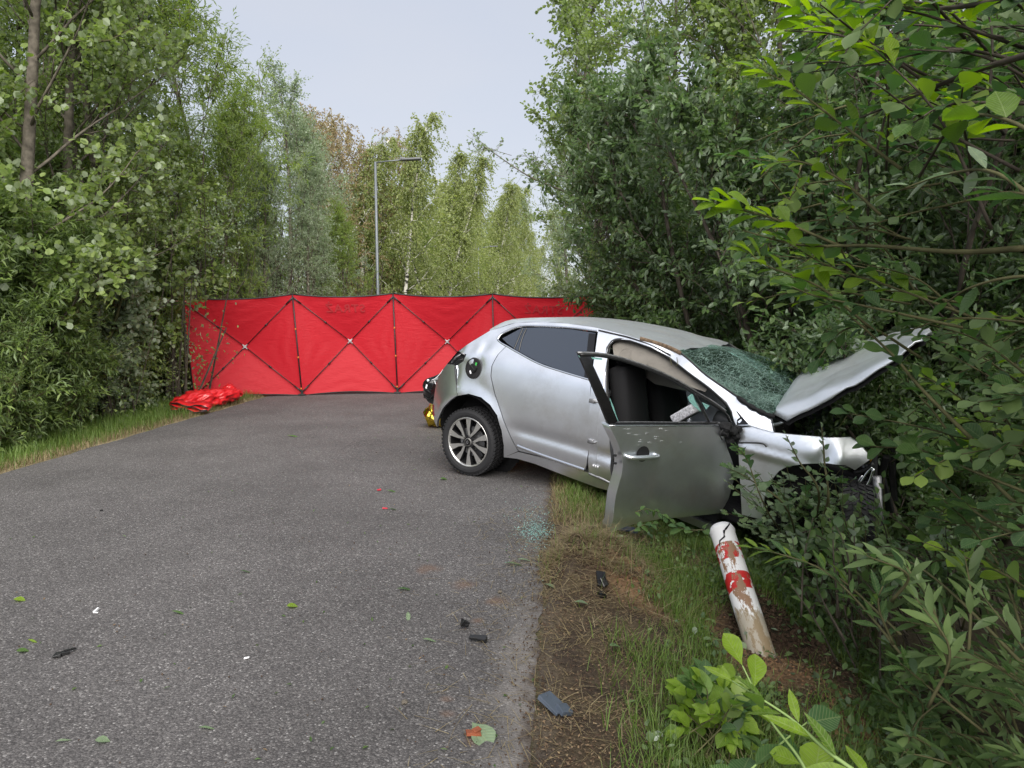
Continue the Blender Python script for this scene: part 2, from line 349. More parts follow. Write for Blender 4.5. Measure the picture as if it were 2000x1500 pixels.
    # brown earth dragged in at the very edge
    z3 = n.nodes.new('ShaderNodeTexNoise'); z3.inputs['Scale'].default_value = 9; z3.inputs['Detail'].default_value = 8; L(t.outputs['Object'], z3.inputs[0])
    d3 = mth('ADD', d, mth('MULTIPLY', mth('SUBTRACT', z3.outputs[0], .5), .22)); earth = mrg(d3, -.06, .01, 0, .9)
    mx2 = n.nodes.new('ShaderNodeMix'); mx2.data_type = 'RGBA'; L(earth, mx2.inputs[0]); L(mx.outputs[2], mx2.inputs[6]); mx2.inputs[7].default_value = (.062, .048, .038, 1)
    # orange sand smears
    cur = mx2.outputs[2]
    for (px, py, rad) in ((833, 1110, .10), (905, 1140, .09), (970, 1172, .09), (932, 1210, .04), (870, 1362, .04), (872, 1392, .045), (925, 1442, .05)):
        p = PZ(px, py); sub = n.nodes.new('ShaderNodeVectorMath'); sub.operation = 'DISTANCE'; L(t.outputs['Object'], sub.inputs[0]); sub.inputs[1].default_value = (p.x, p.y, 0)
        dd = mth('ADD', sub.outputs['Value'], mth('MULTIPLY', mth('SUBTRACT', z3.outputs[0], .5), rad*1.6))
        q = n.nodes.new('ShaderNodeMix'); q.data_type = 'RGBA'; L(mrg(dd, rad*.1, rad, .42, 0), q.inputs[0]); L(cur, q.inputs[6]); q.inputs[7].default_value = (.14, .075, .042, 1); cur = q.outputs[2]
    L(cur, b.inputs['Base Color'])
    bp = n.nodes.new('ShaderNodeBump'); bp.inputs['Strength'].default_value = .8; bp.inputs['Distance'].default_value = .004; bp.invert = True; L(v.outputs['Distance'], bp.inputs['Height']); L(bp.outputs[0], b.inputs['Normal'])
    b.inputs['Roughness'].default_value = .82; b.inputs['Specular IOR Level'].default_value = .35
    me = npmesh('road', V, Fc, [m], None, True)
    tag(link('road', me), 'grey worn asphalt road running away between the trees', kind='structure')
build_road()

# ------------------------------------------------------------------ the wrecked car
TH, TA = math.radians(34), math.radians(9.5)
Fw = Vector((math.cos(TH)*math.cos(TA), -math.sin(TH)*math.cos(TA), -math.sin(TA))); Lf = Vector((math.sin(TH), math.cos(TH), 0)); Up = Fw.cross(Lf)
P0 = PZ(912, 864, .308)
R3 = Matrix((Fw, Lf, Up))                    # world -> car axes
CO = P0-R3.transposed() @ Vector((0, -.86, .308))
CARM = Matrix.Translation(CO) @ R3.transposed().to_4x4()
WT = [(.1, .72), (.2, .76), (.29, .80), (.4, .845), (.55, .875), (.7, .886), (.85, .887), (1., .878), (1.1, .862), (1.2, .815), (1.35, .73), (1.5, .645), (1.65, .52)]
def Wz(z):
    if z <= WT[0][0]: return WT[0][1]
    for i in range(len(WT)-1):
        if z <= WT[i+1][0]:
            a = WT[max(i-1, 0)]; b, c = WT[i], WT[i+1]; d = WT[min(i+2, len(WT)-1)]
            t = (z-b[0])/(c[0]-b[0]); m1 = (c[1]-a[1])/(c[0]-a[0])*(c[0]-b[0]); m2 = (d[1]-b[1])/(d[0]-b[0])*(c[0]-b[0])
            return (2*t**3-3*t*t+1)*b[1]+(t**3-2*t*t+t)*m1+(-2*t**3+3*t*t)*c[1]+(t**3-t*t)*m2
    return WT[-1][1]
def W(x, z):
    w = Wz(z)
    t = max(0., -x-.12); w -= .8*t*t if t < .5 else .2+.8*(min(t, 1.2)-.5)
    w -= .10*min(1.5, max(0, (x-2.5)/.8))**2 if x > 2.5 else 0
    # wheel arch flare
    r = math.hypot(x, z-.36); w += .022*math.exp(-((r-.40)/.06)**2)*sm(1.15, .95, z)
    # scallop along the foot of the doors
    if .3 < x < 2.3: w -= .022*math.exp(-((z-(.56+.02*math.sin((x-.3)*1.6)))/.05)**2)*sm(.35, .6, x)
    # shoulder crease
    return w
def C2(px, py, off=0., yl=None):
    """image point -> car x, z on the side surface (or on the plane y = yl)"""
    o = R3 @ (CAM-CO); d = R3 @ ray(px, py); wv = .85
    for _ in range(40):
        t = ((-wv if yl is None else yl)-o.y)/d.y; q = o+d*t
        if yl is not None: return q
        wv = .5*wv+.5*(W(q.x, q.z)+off)
    return Vector((q.x, -wv, q.z))
def tri_fill(poly, step):
    pts = []; n = len(poly)
    for i in range(n):
        a = Vector(poly[i]); b = Vector(poly[(i+1) % n]); k = max(1, int((b-a).length/step))
        for j in range(k): pts.append(a.lerp(b, j/k))
    nb = len(pts); xs = [p.x for p in pts]; ys = [p.y for p in pts]
    P = np.array([(p.x, p.y) for p in pts]); Q = np.roll(P, -1, axis=0)
    gx = np.arange(min(xs)+step*.5, max(xs), step); gy = np.arange(min(ys)+step*.5, max(ys), step)
    for i, x in enumerate(gx):
        for y in gy:
            yy = y+(step*.5 if i % 2 else 0)
            c = ((P[:, 1] > yy) != (Q[:, 1] > yy)); xi = (Q[:, 0]-P[:, 0])*(yy-P[:, 1])/(Q[:, 1]-P[:, 1]+1e-12)+P[:, 0]
            if (np.count_nonzero(c & (x < xi)) % 2) and np.min((P[:, 0]-x)**2+(P[:, 1]-yy)**2) > (step*.5)**2: pts.append(Vector((x, yy)))
    V, E, Fc = delaunay_2d_cdt(pts, [(i, (i+1) % nb) for i in range(nb)], [], 1, 1e-5)[:3]
    # keep only faces inside
    out = []
    for f in Fc:
        cx = sum(V[i].x for i in f)/len(f); cy = sum(V[i].y for i in f)/len(f)
        c = ((P[:, 1] > cy) != (Q[:, 1] > cy)); xi = (Q[:, 0]-P[:, 0])*(cy-P[:, 1])/(Q[:, 1]-P[:, 1]+1e-12)+P[:, 0]
        if np.count_nonzero(c & (cx < xi)) % 2: out.append(f)
    return V, out
def surf(name, poly, fn, m, parent, step=.045, inward=Vector((0, .02, 0)), outn=Vector((0, -1, 0)), mirror=False):
    V, Fc = tri_fill(poly, step)
    bm = bmesh.new(); vs = [bm.verts.new(fn(v.x, v.y)) for v in V]
    for f in Fc:
        try: bm.faces.new([vs[i] for i in f])
        except ValueError: pass
    bmesh.ops.delete(bm, geom=[v for v in bm.verts if not v.link_faces], context='VERTS')
    bmesh.ops.recalc_face_normals(bm, faces=bm.faces)
    s = sum((f.normal*f.calc_area() for f in bm.faces), Vector())
    if s.dot(outn) < 0: bmesh.ops.reverse_faces(bm, faces=bm.faces)
    be = [e for e in bm.edges if len(e.link_faces) == 1]
    for e in be: e.smooth = False
    if inward is not None:
        r = bmesh.ops.extrude_edge_only(bm, edges=be); nv = [g for g in r['geom'] if isinstance(g, bmesh.types.BMVert)]
        for v in nv: v.co += inward
    if mirror:
        for v in bm.verts: v.co.y *= -1
        bmesh.ops.reverse_faces(bm, faces=bm.faces)
    return bmobj(name, bm, m, parent)
def px2(pts, off=0.): return [(lambda q: (q.x, q.z))(C2(x, y, off)) for x, y in pts]
def nz3(x, z, s, k): return noise.noise(Vector((x*s, z*s, k)))
def side(name, pts, m, parent, off=0., th=.02, step=.045, dent=0., mirror=False, fn=None, local=False):
    poly = pts if local else px2(pts, off)
    f = fn or (lambda x, z: Vector((x, -(W(x, z)+off+(dent*nz3(x, z, 4.5, 3) if dent else 0)), z)))
    return surf(name, poly, f, m, parent, step, Vector((0, th, 0)), mirror=mirror)
def strip(name, pts, width, m, parent, off=.004, mirror=False, px=True):
    P = [C2(x, y, off) for x, y in pts] if px else [Vector(p) for p in pts]
    P = crv(P, 4); a = Acc(); n = len(P); V = []; Fc = []
    for i, p in enumerate(P):
        t = (P[min(i+1, n-1)]-P[max(i-1, 0)]).normalized(); s = t.cross(Vector((0, 1, 0))).normalized()*width*.5
        o = Vector((0, -.004, 0)); V += [p-s, p-s*.5+o, p+s*.5+o, p+s]
    for i in range(n-1):
        for k in range(3): Fc.append((4*i+k, 4*i+k+1, 4*i+k+5, 4*i+k+4))
    if mirror: V = [Vector((v.x, -v.y, v.z)) for v in V]
    return pymesh(name, V, Fc, m, True, parent)

car = empty('wrecked_car', (0, 0, 0), 'silver hatchback wrecked nose down in the ditch with its front door hanging open', 'car')
car.matrix_world = CARM
ARCH = [(984, 893), (984, 870), (980, 842), (971, 811), (957, 790), (940, 776), (915, 769), (894, 773), (878, 783), (865, 797), (857, 815), (853, 833)]
DOORCUT = [(1012, 881), (1003, 866), (990, 838), (977, 802), (966, 770), (958, 735), (960, 715), (972, 692), (988, 676)]
def dentq(x, z):
    # tail panel pushed in round the filler and lamp
    d = .0
    d += .03*math.exp(-((x-.0)**2+(z-1.12)**2)/.010)*nz3(x, z, 9, 1)+.012*nz3(x, z, 6, 2)*sm(.5, .9, z)*sm(.35, .1, x)
    d -= .02*math.exp(-((x+.22)**2)/.0012)*sm(.75, .95, z)
    return Vector((x, -(W(x, z)+d), z))
qp = [(889, 715), (905, 706), (912, 692), (894, 686), (925, 665), (957, 646), (975, 640), (1010, 630), (1017, 635), (995, 643), (970, 660), (974, 668)]+DOORCUT[::-1]+ARCH[:8]
side('quarter_panel', qp, M['paint'], car, fn=dentq, step=.03)
bump = [(866, 720), (873, 711), (887.5, 713.5), (889, 740), (893, 772)]+ARCH[8:]+[(847, 820), (845, 805), (847, 783), (852, 748)]
side('rear_bumper', bump, M['paint'], car, step=.035, th=.03)
sidef = [(1010, 630), (1062, 629), (1115, 632.5), (1166, 640), (1225, 655), (1275, 671), (1325, 684), (1346, 702), (1377, 730), (1423, 762), (1465, 790), (1503, 811), (1511, 845), (1465, 831), (1440, 834),
         (1434, 822), (1430, 804), (1419, 786), (1388, 758), (1346, 727), (1307, 697), (1272, 678), (1230, 664), (1202, 662), (1188, 674), (1183, 695), (1183, 760), (1190, 830), (1196, 945), (1150, 922), (1150, 860), (1154, 790), (1156, 744), (1167.5, 648), (1115, 641), (1062, 637), (1017, 637)]
side('side_frame', sidef, M['paint'], car, step=.03, th=.05, dent=.012)
rd = [(1154.5, 745), (1153, 790), (1149.5, 860), (1146, 905), (1142, 919), (1100, 905.5), (1060, 892), (1013.5, 880.5)]+[(x+1.5, y) for x, y in DOORCUT[1:]]+[(1010, 689), (1052, 711.5), (1097, 727)]
side('rear_door', rd, M['paint'], car, step=.03, off=.002)
sill = [(984, 893), (1012, 882.5), (1060, 894), (1100, 907.5), (1142, 921), (1150, 923), (1196, 947), (1300, 990), (1400, 1030), (1400, 1045), (1300, 1003), (1195, 960), (1167, 952.5), (1115, 933.5), (1045, 906), (1010, 896)]
side('sill_panel', sill, M['paint'], car, th=.14)
strip('door_moulding', [(1010, 871), (1030, 879), (1060, 890), (1100, 904), (1141, 918)], .028, M['chrome'], car, .006)
# windows of the rear door
gl = [(981, 661), (1019, 640.5), (1062, 639), (1115, 643), (1163.5, 650.5), (1153, 740), (1097, 723.5), (1052, 707.5), (1010, 684.5), (991, 671)]
side('rear_side_window', gl, M['glassdark'], car, off=-.008, th=.004, step=.06)
for a in ([(1013, 686), (1019, 662), (1028, 641)], [(1004, 681), (1012, 662), (1021, 641)]): strip('window_divider', a, .012, M['gloss'], car, -.002)
side('pillar_cover', [(1141, 736), (1150, 651), (1163.5, 651.5), (1153, 740)], M['gloss'], car, off=-.003, th=.004, step=.06)
strip('window_chrome', [(1166, 646.5), (1115, 640), (1062, 637), (1017, 637), (985, 649), (972, 661), (977, 669), (990, 676.5), (1010, 688), (1052, 710.5), (1097, 726), (1154, 743)], .017, M['chrome'], car, .003)
# rubber seal of the open doorway
ap = [(1190, 820), (1184.5, 760), (1184.5, 695), (1189, 676), (1202, 664), (1230, 665.5), (1272, 680), (1307, 699), (1346, 729), (1388, 760), (1418, 788), (1429, 805), (1433, 821)]
P = [C2(x, y, -.02) for x, y in ap]; tube('door_seal', crv(P, 3), .014, M['black'], car, 6)
# dark inner shell closing the side behind the outer panels
zin = lambda x, z: Vector((x, -(W(x, z)-.07), z))
side('inner_liner', [(0.36, .32), (1.28, .32), (1.28, 1.08), (.3, 1.08)], M['underseal'], car, fn=zin, local=True, step=.1)
# wheel house
bm = bmesh.new()
for s in (-1, 1):
    prev = None
    for k in range(19):
        a = -.35+(PI+.7)*k/18; p = Vector((math.cos(a)*.385, 0, .36+math.sin(a)*.385))
        row = [bm.verts.new((p.x, s*(W(p.x, p.z)-.012), p.z)), bm.verts.new((p.x*.97, s*.52, p.z)), ]
        if prev: bm.faces.new((prev[0], row[0], row[1], prev[1]))
        prev = row
    disc = [bm.verts.new((math.cos(2*PI*k/16)*.42, s*.53, .36+math.sin(2*PI*k/16)*.42)) for k in range(16)]; bm.faces.new(disc)
    bmobj('wheel_housing', bm, M['underseal'], car); bm = bmesh.new()
bm.free()
# B pillar detail: inner step, hinges of the rear door, striker, latch label
side('pillar_inner', [(1186, 696), (1178, 760), (1168, 830), (1166, 930), (1150, 921), (1152, 790), (1156, 746), (1166, 700)], M['paint'], car, off=.006, step=.04, th=.01, dent=.006)
for (x, y) in ((1157, 783), (1154, 862)):
    q = C2(x, y, .012); bm = bmesh.new(); add_box(bm, q, (.05, .03, .035), None, .006); add_box(bm, q+Vector((.03, -.005, 0)), (.03, .02, .012), None, .003); bmobj('door_hinge', bm, M['metal'], car)
strip('sill_tread', [(1150, 925), (1172, 934), (1196, 946)], .02, M['metal'], car, .004)
q = C2(1163, 911, .014); bm = bmesh.new()
for dx in (-.02, 0, .02): add_box(bm, q+Vector((dx, 0, 0)), (.012, .002, .022))
bmobj('pillar_label', bm, M['white'], car)
# fuel filler
fc = C2(925, 719); bm = bmesh.new()
def ring_disc(bm, c, rx, rz, y, k=24, mi=0):
    vs = [bm.verts.new((c.x+rx*math.cos(2*PI*i/k), y+W(c.x, c.z)-W(c.x+rx*math.cos(2*PI*i/k), c.z+rz*math.sin(2*PI*i/k)), c.z+rz*math.sin(2*PI*i/k))) for i in range(k)]; f = bm.faces.new(vs); f.material_index = mi; return vs
o1 = ring_disc(bm, fc, .085, .095, fc.y-.008); bm.faces.remove(bm.faces[-1] if False else list(bm.faces)[0])
i1 = ring_disc(bm, fc, .072, .082, fc.y-.010); bm.faces.remove(list(bm.faces)[0])
i2 = [bm.verts.new((v.co.x, v.co.y+.006, v.co.z)) for v in i1]
k = 24
for i in range(k):
    j = (i+1) % k; bm.faces.new((o1[i], o1[j], i1[j], i1[i])); bm.faces.new((i1[i], i1[j], i2[j], i2[i]))
bm.faces.new(i2); bmesh.ops.recalc_face_normals(bm, faces=bm.faces)
ff = bmobj('fuel_filler', bm, M['blackrough'], car, False)
bm = bmesh.new(); r = bmesh.ops.create_cone(bm, cap_ends=True, segments=18, radius1=.042, radius2=.036, depth=.018, matrix=Matrix.Translation(fc+Vector((.004, -.012, .005))) @ Matrix.Rotation(PI/2, 4, 'X'))
add_box(bm, fc+Vector((.004, -.024, .005)), (.055, .012, .012), Matrix.Rotation(.6, 3, 'Y'), .003); bmobj('fuel_cap', bm, M['black'], ff, False)
bm = bmesh.new(); add_box(bm, fc+Vector((.032, -.014, .045)), (.014, .006, .024), Matrix.Rotation(.2, 3, 'Y')); bmobj('green_clip', bm, M['green'], ff, False)
bm = bmesh.new(); add_box(bm, fc+Vector((-.006, -.032, -.035)), (.014, .004, .03), Matrix.Rotation(-.5, 3, 'Y')); bmobj('filler_sticker', bm, M['white'], ff, False)
# torn lamp opening: dark socket with folded metal
def hole_fn(x, z): return Vector((x, -(W(x, z)-.035+.02*nz3(x, z, 14, 5)), z))
side('lamp_socket', [(894, 684), (873, 712), (889, 716), (907, 707), (914, 691)], M['blackrough'], car, fn=hole_fn, step=.02)
for a, b, mm in (((880, 708), (900, 692), 'metal'), ((886, 711), (905, 701), 'black'), ((897, 690), (909, 694), 'metal')):
    p, q = C2(*a), C2(*b); tube('torn_bracket', [p+Vector((0, .01, 0)), (p+q)/2+Vector((.01, -.01, .012)), q], [.006, .009, .004], M[mm], car, 5)
strip('bumper_seam', [(888, 717), (890, 740), (894, 771)], .006, M['black'], car, .001)
# tail of the car behind the corner: hatch and bumper wrap round to the far side
tl = [(894, 686), (873, 711), (866, 720), (852, 748), (847, 783), (845, 805), (849, 828)]
A = [C2(x, y) for x, y in [(957, 646), (925, 665)]+tl]; V = []; nn = 9
for p in A:
    for i in range(nn):
        t = i/(nn-1); y = p.y*(1-2*t); V.append((p.x-.16*math.sin(PI*t)**.5*sm(1.3, .9, p.z), y, p.z+.02*math.sin(PI*t)))
Fc = [(j*nn+i, j*nn+i+1, (j+1)*nn+i+1, (j+1)*nn+i) for j in range(len(A)-1) for i in range(nn-1)]
pymesh('tailgate', V, Fc, M['paint'], True, car)
# torn-off tail lamp unit hanging by its wires
def hang(px, py, yl): return C2(px, py, 0, yl)
hl = [(862, 731), (850, 734), (838, 739), (829, 752), (826, 772), (829, 777), (846, 776), (849, 760), (855, 745)]
yl = -.5; pol = [(lambda q: (q.x, q.z))(hang(x, y, yl)) for x, y in hl]
cx_ = sum(p[0] for p in pol)/len(pol); cz_ = sum(p[1] for p in pol)/len(pol)
tl_o = surf('hanging_tail_lamp', pol, lambda x, z: Vector((x, yl-.07*max(0, 1-((x-cx_)**2+(z-cz_)**2)/.014)+.025*nz3(x, z, 22, 8), z)), M['gloss'], car, .018, Vector((0, .08, 0)))
for a, rr in ((((844, 742), (858, 732)), .010), (((832, 760), (842, 768)), .008)):
    p, q = hang(*a[0], yl-.075), hang(*a[1], yl-.06); tube('lamp_bracket', [p, (p+q)/2+Vector((0, -.012, .008)), q], rr, M['blackrough'], tl_o, 6)
q = hang(833, 755, yl-.085); bm = bmesh.new(); add_box(bm, q, (.018, .004, .042), Matrix.Rotation(.15, 3, 'Y')); bmobj('lamp_sticker', bm, M['white'], tl_o, False)
q = hang(836, 743, yl-.07); bm = bmesh.new(); bmesh.ops.create_uvsphere(bm, u_segments=10, v_segments=6, radius=.013, matrix=Matrix.Translation(q)); bmobj('lamp_bulb', bm, M['white'], tl_o)
for a in ([(842, 743), (852, 738), (861, 728), (865, 722)], [(849, 744), (851, 750), (856, 747), (862, 733)], [(828, 774), (838, 779), (847, 770)]):
    tube('loose_wire', crv([hang(x, y, yl-.085) for x, y in a], 4), .0035, M['white'] if a[0][0] != 828 else M['black'], tl_o, 5)
pol = [(lambda q: (q.x, q.z))(hang(x, y, -.46)) for x, y in [(829, 777), (846, 775), (848, 790), (838, 787)]]
surf('torn_foam', pol, lambda x, z: Vector((x, -.46+.03*nz3(x, z, 25, 2), z)), M['blackrough'], tl_o, .015, Vector((0, .06, 0)))
q = C2(846.5, 800, .01); 
strip('red_reflector', [(846.3, 790), (845.8, 800), (847, 812)], .02, M['redlens'], car, .004)

# roof
rail = [(957, 646), (975, 640), (1010, 630), (1062, 629), (1115, 632.5), (1166, 640), (1225, 655), (1275, 671), (1325, 684)]
silh = [(962, 641, -.45), (975, 633, -.4), (1000, 623.5, -.35), (1062, 620, -.32), (1115, 622, -.3), (1166, 627, -.3), (1235, 637, -.25), (1310, 651, -.15), (1400, 674, .05)]
A = crv([C2(x, y) for x, y in rail], 3); B = crv([C2(x, y, 0, yl) for x, y, yl in silh], 3); V = []; nn = 17
for j, (a, b) in enumerate(zip(A, B)):
    for i in range(nn):
        y = a.y+(-2*a.y)*i/(nn-1)
        t = 1-abs(y/a.y)**2.4; tb = 1-abs(b.y/a.y)**2.4; k = min(1.25, t/tb)
        fr = sm(16, 24, j)
        V.append((a.x+(b.x-a.x)*min(1, k), y, a.z+(b.z-a.z)*k+fr*(.022*nz3(a.x*1.5, y*2, 3., 4)-.03*math.exp(-((y+.15-.2*(j-20)/4)/.12)**2))))
Fc = [(j*nn+i+1, j*nn+i, (j+1)*nn+i, (j+1)*nn+i+1) for j in range(len(A)-1) for i in range(nn-1)]
pymesh('roof', V, Fc, M['roofpaint'], True, car)
ROOFV = V; ROOFN = (len(A), nn)
# headliner under it
pymesh('headliner', [(x, y*.97, z-.03) for x, y, z in V], Fc, M['airbag'], True, car)
strip('torn_roof_edge', [(1250, 661), (1285, 671), (1310, 680), (1330, 690)], .03, mat('rust and dirt', (.16, .11, .07), .9, noise_amt=.6, noise_scale=40), car, .012)
strip('roof_gutter', [(1169, 645), (1195, 651), (1232, 660), (1275, 676), (1310, 694)], .012, M['black'], car, .003)

# windscreen: crazed laminated glass, bulged and hanging on its film
gm = bpy.data.materials.new('crazed windscreen'); gm.use_nodes = True; n = gm.node_tree; L = n.links.new; b = n.nodes['Principled BSDF']
t = n.nodes.new('ShaderNodeTexCoord')
cur = None
def vor(scale, w_, mapping):
    mp = n.nodes.new('ShaderNodeMapping'); mp.inputs['Scale'].default_value = mapping; L(t.outputs['Object'], mp.inputs[0])
    z = n.nodes.new('ShaderNodeTexNoise'); z.inputs['Scale'].default_value = 5; L(mp.outputs[0], z.inputs[0])
    ad = n.nodes.new('ShaderNodeMix'); ad.data_type = 'RGBA'; ad.inputs[0].default_value = .12; L(mp.outputs[0], ad.inputs[6]); L(z.outputs['Color'], ad.inputs[7])
    v = n.nodes.new('ShaderNodeTexVoronoi'); v.feature = 'DISTANCE_TO_EDGE'; v.inputs['Scale'].default_value = scale; L(ad.outputs[2], v.inputs[0])
    q = n.nodes.new('ShaderNodeMapRange'); q.inputs[1].default_value = 0; q.inputs[2].default_value = w_; q.inputs[3].default_value = 1; q.inputs[4].default_value = 0; L(v.outputs['Distance'], q.inputs[0]); return q.outputs[0]
v1 = vor(34, .055, (1.2, .35, 1.5)); v2 = vor(22, .035, (1.6, .22, 2.4)); v3 = vor(80, .10, (1, .5, 1))
def mx_(a, b_):
    q = n.nodes.new('ShaderNodeMath'); q.operation = 'MAXIMUM'; L(a, q.inputs[0]); L(b_, q.inputs[1]); return q.outputs[0]
zz = n.nodes.new('ShaderNodeTexNoise'); zz.inputs['Scale'].default_value = 3.2; zz.inputs['Detail'].default_value = 3; L(t.outputs['Object'], zz.inputs[0])
zr = ramp(n, [(.42, (0, 0, 0)), (.62, (1, 1, 1))]); L(zz.outputs[0], zr.inputs[0])
m3 = n.nodes.new('ShaderNodeMath'); m3.operation = 'MULTIPLY'; L(v3, m3.inputs[0]); L(zr.outputs[0], m3.inputs[1])
crk = mx_(mx_(v1, v2), m3.outputs[0])
fac = n.nodes.new('ShaderNodeMapRange'); L(crk, fac.inputs[0]); fac.inputs[3].default_value = .05; fac.inputs[4].default_value = .7
m4 = n.nodes.new('ShaderNodeMath'); m4.operation = 'MULTIPLY_ADD'; L(zr.outputs[0], m4.inputs[0]); m4.inputs[1].default_value = .20; L(fac.outputs[0], m4.inputs[2]); m4.use_clamp = True
b.inputs['Base Color'].default_value = (.21, .33, .285, 1); b.inputs['Roughness'].default_value = .3; b.inputs['Specular IOR Level'].default_value = .8
bp = n.nodes.new('ShaderNodeBump'); bp.inputs['Strength'].default_value = .5; bp.inputs['Distance'].default_value = .006; L(crk, bp.inputs['Height']); L(bp.outputs[0], b.inputs['Normal'])
tr = n.nodes.new('ShaderNodeBsdfTransparent'); tr.inputs[0].default_value = (.35, .62, .50, 1); gls = n.nodes.new('ShaderNodeBsdfGlossy'); gls.inputs['Roughness'].default_value = .12; gls.inputs[0].default_value = (.7, .85, .8, 1); L(bp.outputs[0], gls.inputs['Normal'])
fz = n.nodes.new('ShaderNodeFresnel'); fz.inputs[0].default_value = 1.5; L(bp.outputs[0], fz.inputs['Normal'])
q1 = n.nodes.new('ShaderNodeMixShader'); L(fz.outputs[0], q1.inputs[0]); L(tr.outputs[0], q1.inputs[1]); L(gls.outputs[0], q1.inputs[2])
q2 = n.nodes.new('ShaderNodeMixShader'); L(m4.outputs[0], q2.inputs[0]); L(q1.outputs[0], q2.inputs[1]); L(b.outputs[0], q2.inputs[2]); L(q2.outputs[0], n.nodes['Material Output'].inputs[0])
M['crazed'] = gm
ne = [(1327, 684), (1346, 701), (1377, 729), (1423, 761), (1465, 789), (1505, 810)]
fe = [(1407, 673.5, .42), (1443, 682, .46), (1486, 694.5, .48), (1530, 709, .5), (1566, 722, .52), (1600, 738, .54)]
A = crv([C2(x, y, -.004) for x, y in ne], 3); B = crv([C2(x, y, 0, yl) for x, y, yl in fe], 3); V = []; nn = 15
for j, (a, c) in enumerate(zip(A, B)):
    for i in range(nn):
        s = i/(nn-1); p = a.lerp(c, s); v = j/(len(A)-1)
        bul = math.sin(PI*s)*(.02+.05*math.sin(PI*v))+.012*nz3(s*2+v, v*2, 3, 6)*math.sin(PI*s)
        V.append(p+Vector((.5, 0, .86))*bul)
Fc = [(j*nn+i+1, j*nn+i, (j+1)*nn+i, (j+1)*nn+i+1) for j in range(len(A)-1) for i in range(nn-1)]
pymesh('windscreen', V, Fc, M['crazed'], True, car)
# roof front skin down to the glass so no slit shows
strip('screen_trim', [(1325, 686), (1346, 703), (1377, 731), (1423, 763), (1465, 791), (1500, 811)], .014, M['black'], car, .006)

tube('torn_scuttle', crv([C2(1440, 775, .01), C2(1465, 793, .02), C2(1490, 806, .015), C2(1512, 815, .02)], 4), [.012+.008*abs(math.sin(i*2.1)) for i in range(13)], M['blackrough'], car, 6)
# bonnet, buckled up at the nose
hr = [(1538, 823, -.74), (1507, 806, -.68), (1521, 788, -.50), (1535, 771, -.34), (1549, 751, -.15), (1563, 733, .05), (1587, 712, .32), (1633, 684, .62)]
hm = [(1640, 771, -.75), (1622, 764, -.70), (1625, 748, -.50), (1632, 733, -.30), (1640, 720, -.12), (1648, 707, .05), (1668, 690, .3), (1690, 671, .6)]
hf = [(1745, 711, -.74), (1735, 706, -.69), (1733, 695, -.5), (1732, 686, -.3), (1733, 678, -.1), (1735, 670, .05), (1745, 662, .25), (1752, 655, .5)]
ht = [(1797, 671, -.70), (1806, 664, -.64), (1818, 655, -.52), (1821, 651.5, -.42), (1818, 650, -.30), (1812, 649, -.15), (1800, 648, .05), (1787, 648, .25)]
rows = [[C2(x, y, 0, yl) for x, y, yl in r_] for r_ in (hr, hm, hf, ht)]
rows = [crv(r_, 3) for r_ in rows]; cols_ = [crv([r_[i] for r_ in rows], 7) for i in range(len(rows[0]))]
nn = len(cols_[0]); mm = len(cols_); V = []
for i in range(mm):
    for j in range(nn):
        p = cols_[i][j]; s = i/(mm-1); v = j/(nn-1)
        # pressed feature lines and buckles
        d = .020*math.exp(-((s-.30-.10*v)/.035)**2)*math.sin(PI*min(1, v*1.3))-.018*math.exp(-((s-.40-.12*v)/.05)**2)*math.sin(PI*min(1, v*1.3))+.012*nz3(s*3, v*4, 2, 3)+.016*(1-2.4*abs(nz3(s*1.4+v*1.1, v*1.6-s, 2.2, 8)))*sm(0, .25, v)+.010*(1-2.4*abs(nz3(s*3, v*3.3, 2., 18)))*sm(.45, 1, v)
        V.append(p+Vector((-.45, 0, .89))*d)
Fc = [(i*nn+j, (i+1)*nn+j, (i+1)*nn+j+1, i*nn+j+1) for i in range(mm-1) for j in range(nn-1)]
o = pymesh('bonnet', V, Fc, M['bonnetpaint'], True, car); 
md = o.modifiers.new('thickness', 'SOLIDIFY'); md.thickness = .012; md.offset = -1 if True else 1
bmx = [Vector(v)-Vector((-.45, 0, .89))*.03 for v in V]
pymesh('bonnet_inner_frame', [v+Vector((0, .02 if v.y < 0 else -.02, 0)) for v in bmx], Fc, M['underseal'], car, False) if False else None
inner = link('bonnet_liner', pymesh_data := None, car) if False else None
pymesh('bonnet_lining', [tuple(v) for v in bmx], Fc, M['underseal'], True, o)
# front wing
fnd = [(1440, 838), (1472, 832), (1510, 846), (1535, 849), (1587, 854), (1615, 857), (1657, 857), (1675, 869), (1701, 897), (1668, 920), (1650, 909), (1615, 906), (1570, 906), (1538, 911), (1521, 920), (1503, 942), (1492, 975), (1488, 1015), (1449, 1005), (1446, 950)]
def fen(x, z):
    d = .035*math.exp(-((x-3.02)**2/.006+(z-1.0)**2/.02))-.03*math.exp(-((x-2.93)**2/.003+(z-1.03)**2/.01))+.02*nz3(x, z, 8, 12)*sm(2.8, 3., x)
    d += .015*math.exp(-((z-.99+.05*(x-2.6))/.02)**2)*sm(3., 2.9, x)
    return Vector((x, -(W(x, min(z, 1.02))+.0+d-.02*sm(1.0, 1.14, z)), z))
fpoly = [(lambda q: (q.x, q.z))(C2(x, y, 0, -.87+.10*max(0, (x-1600)/100)**2)) for x, y in fnd]
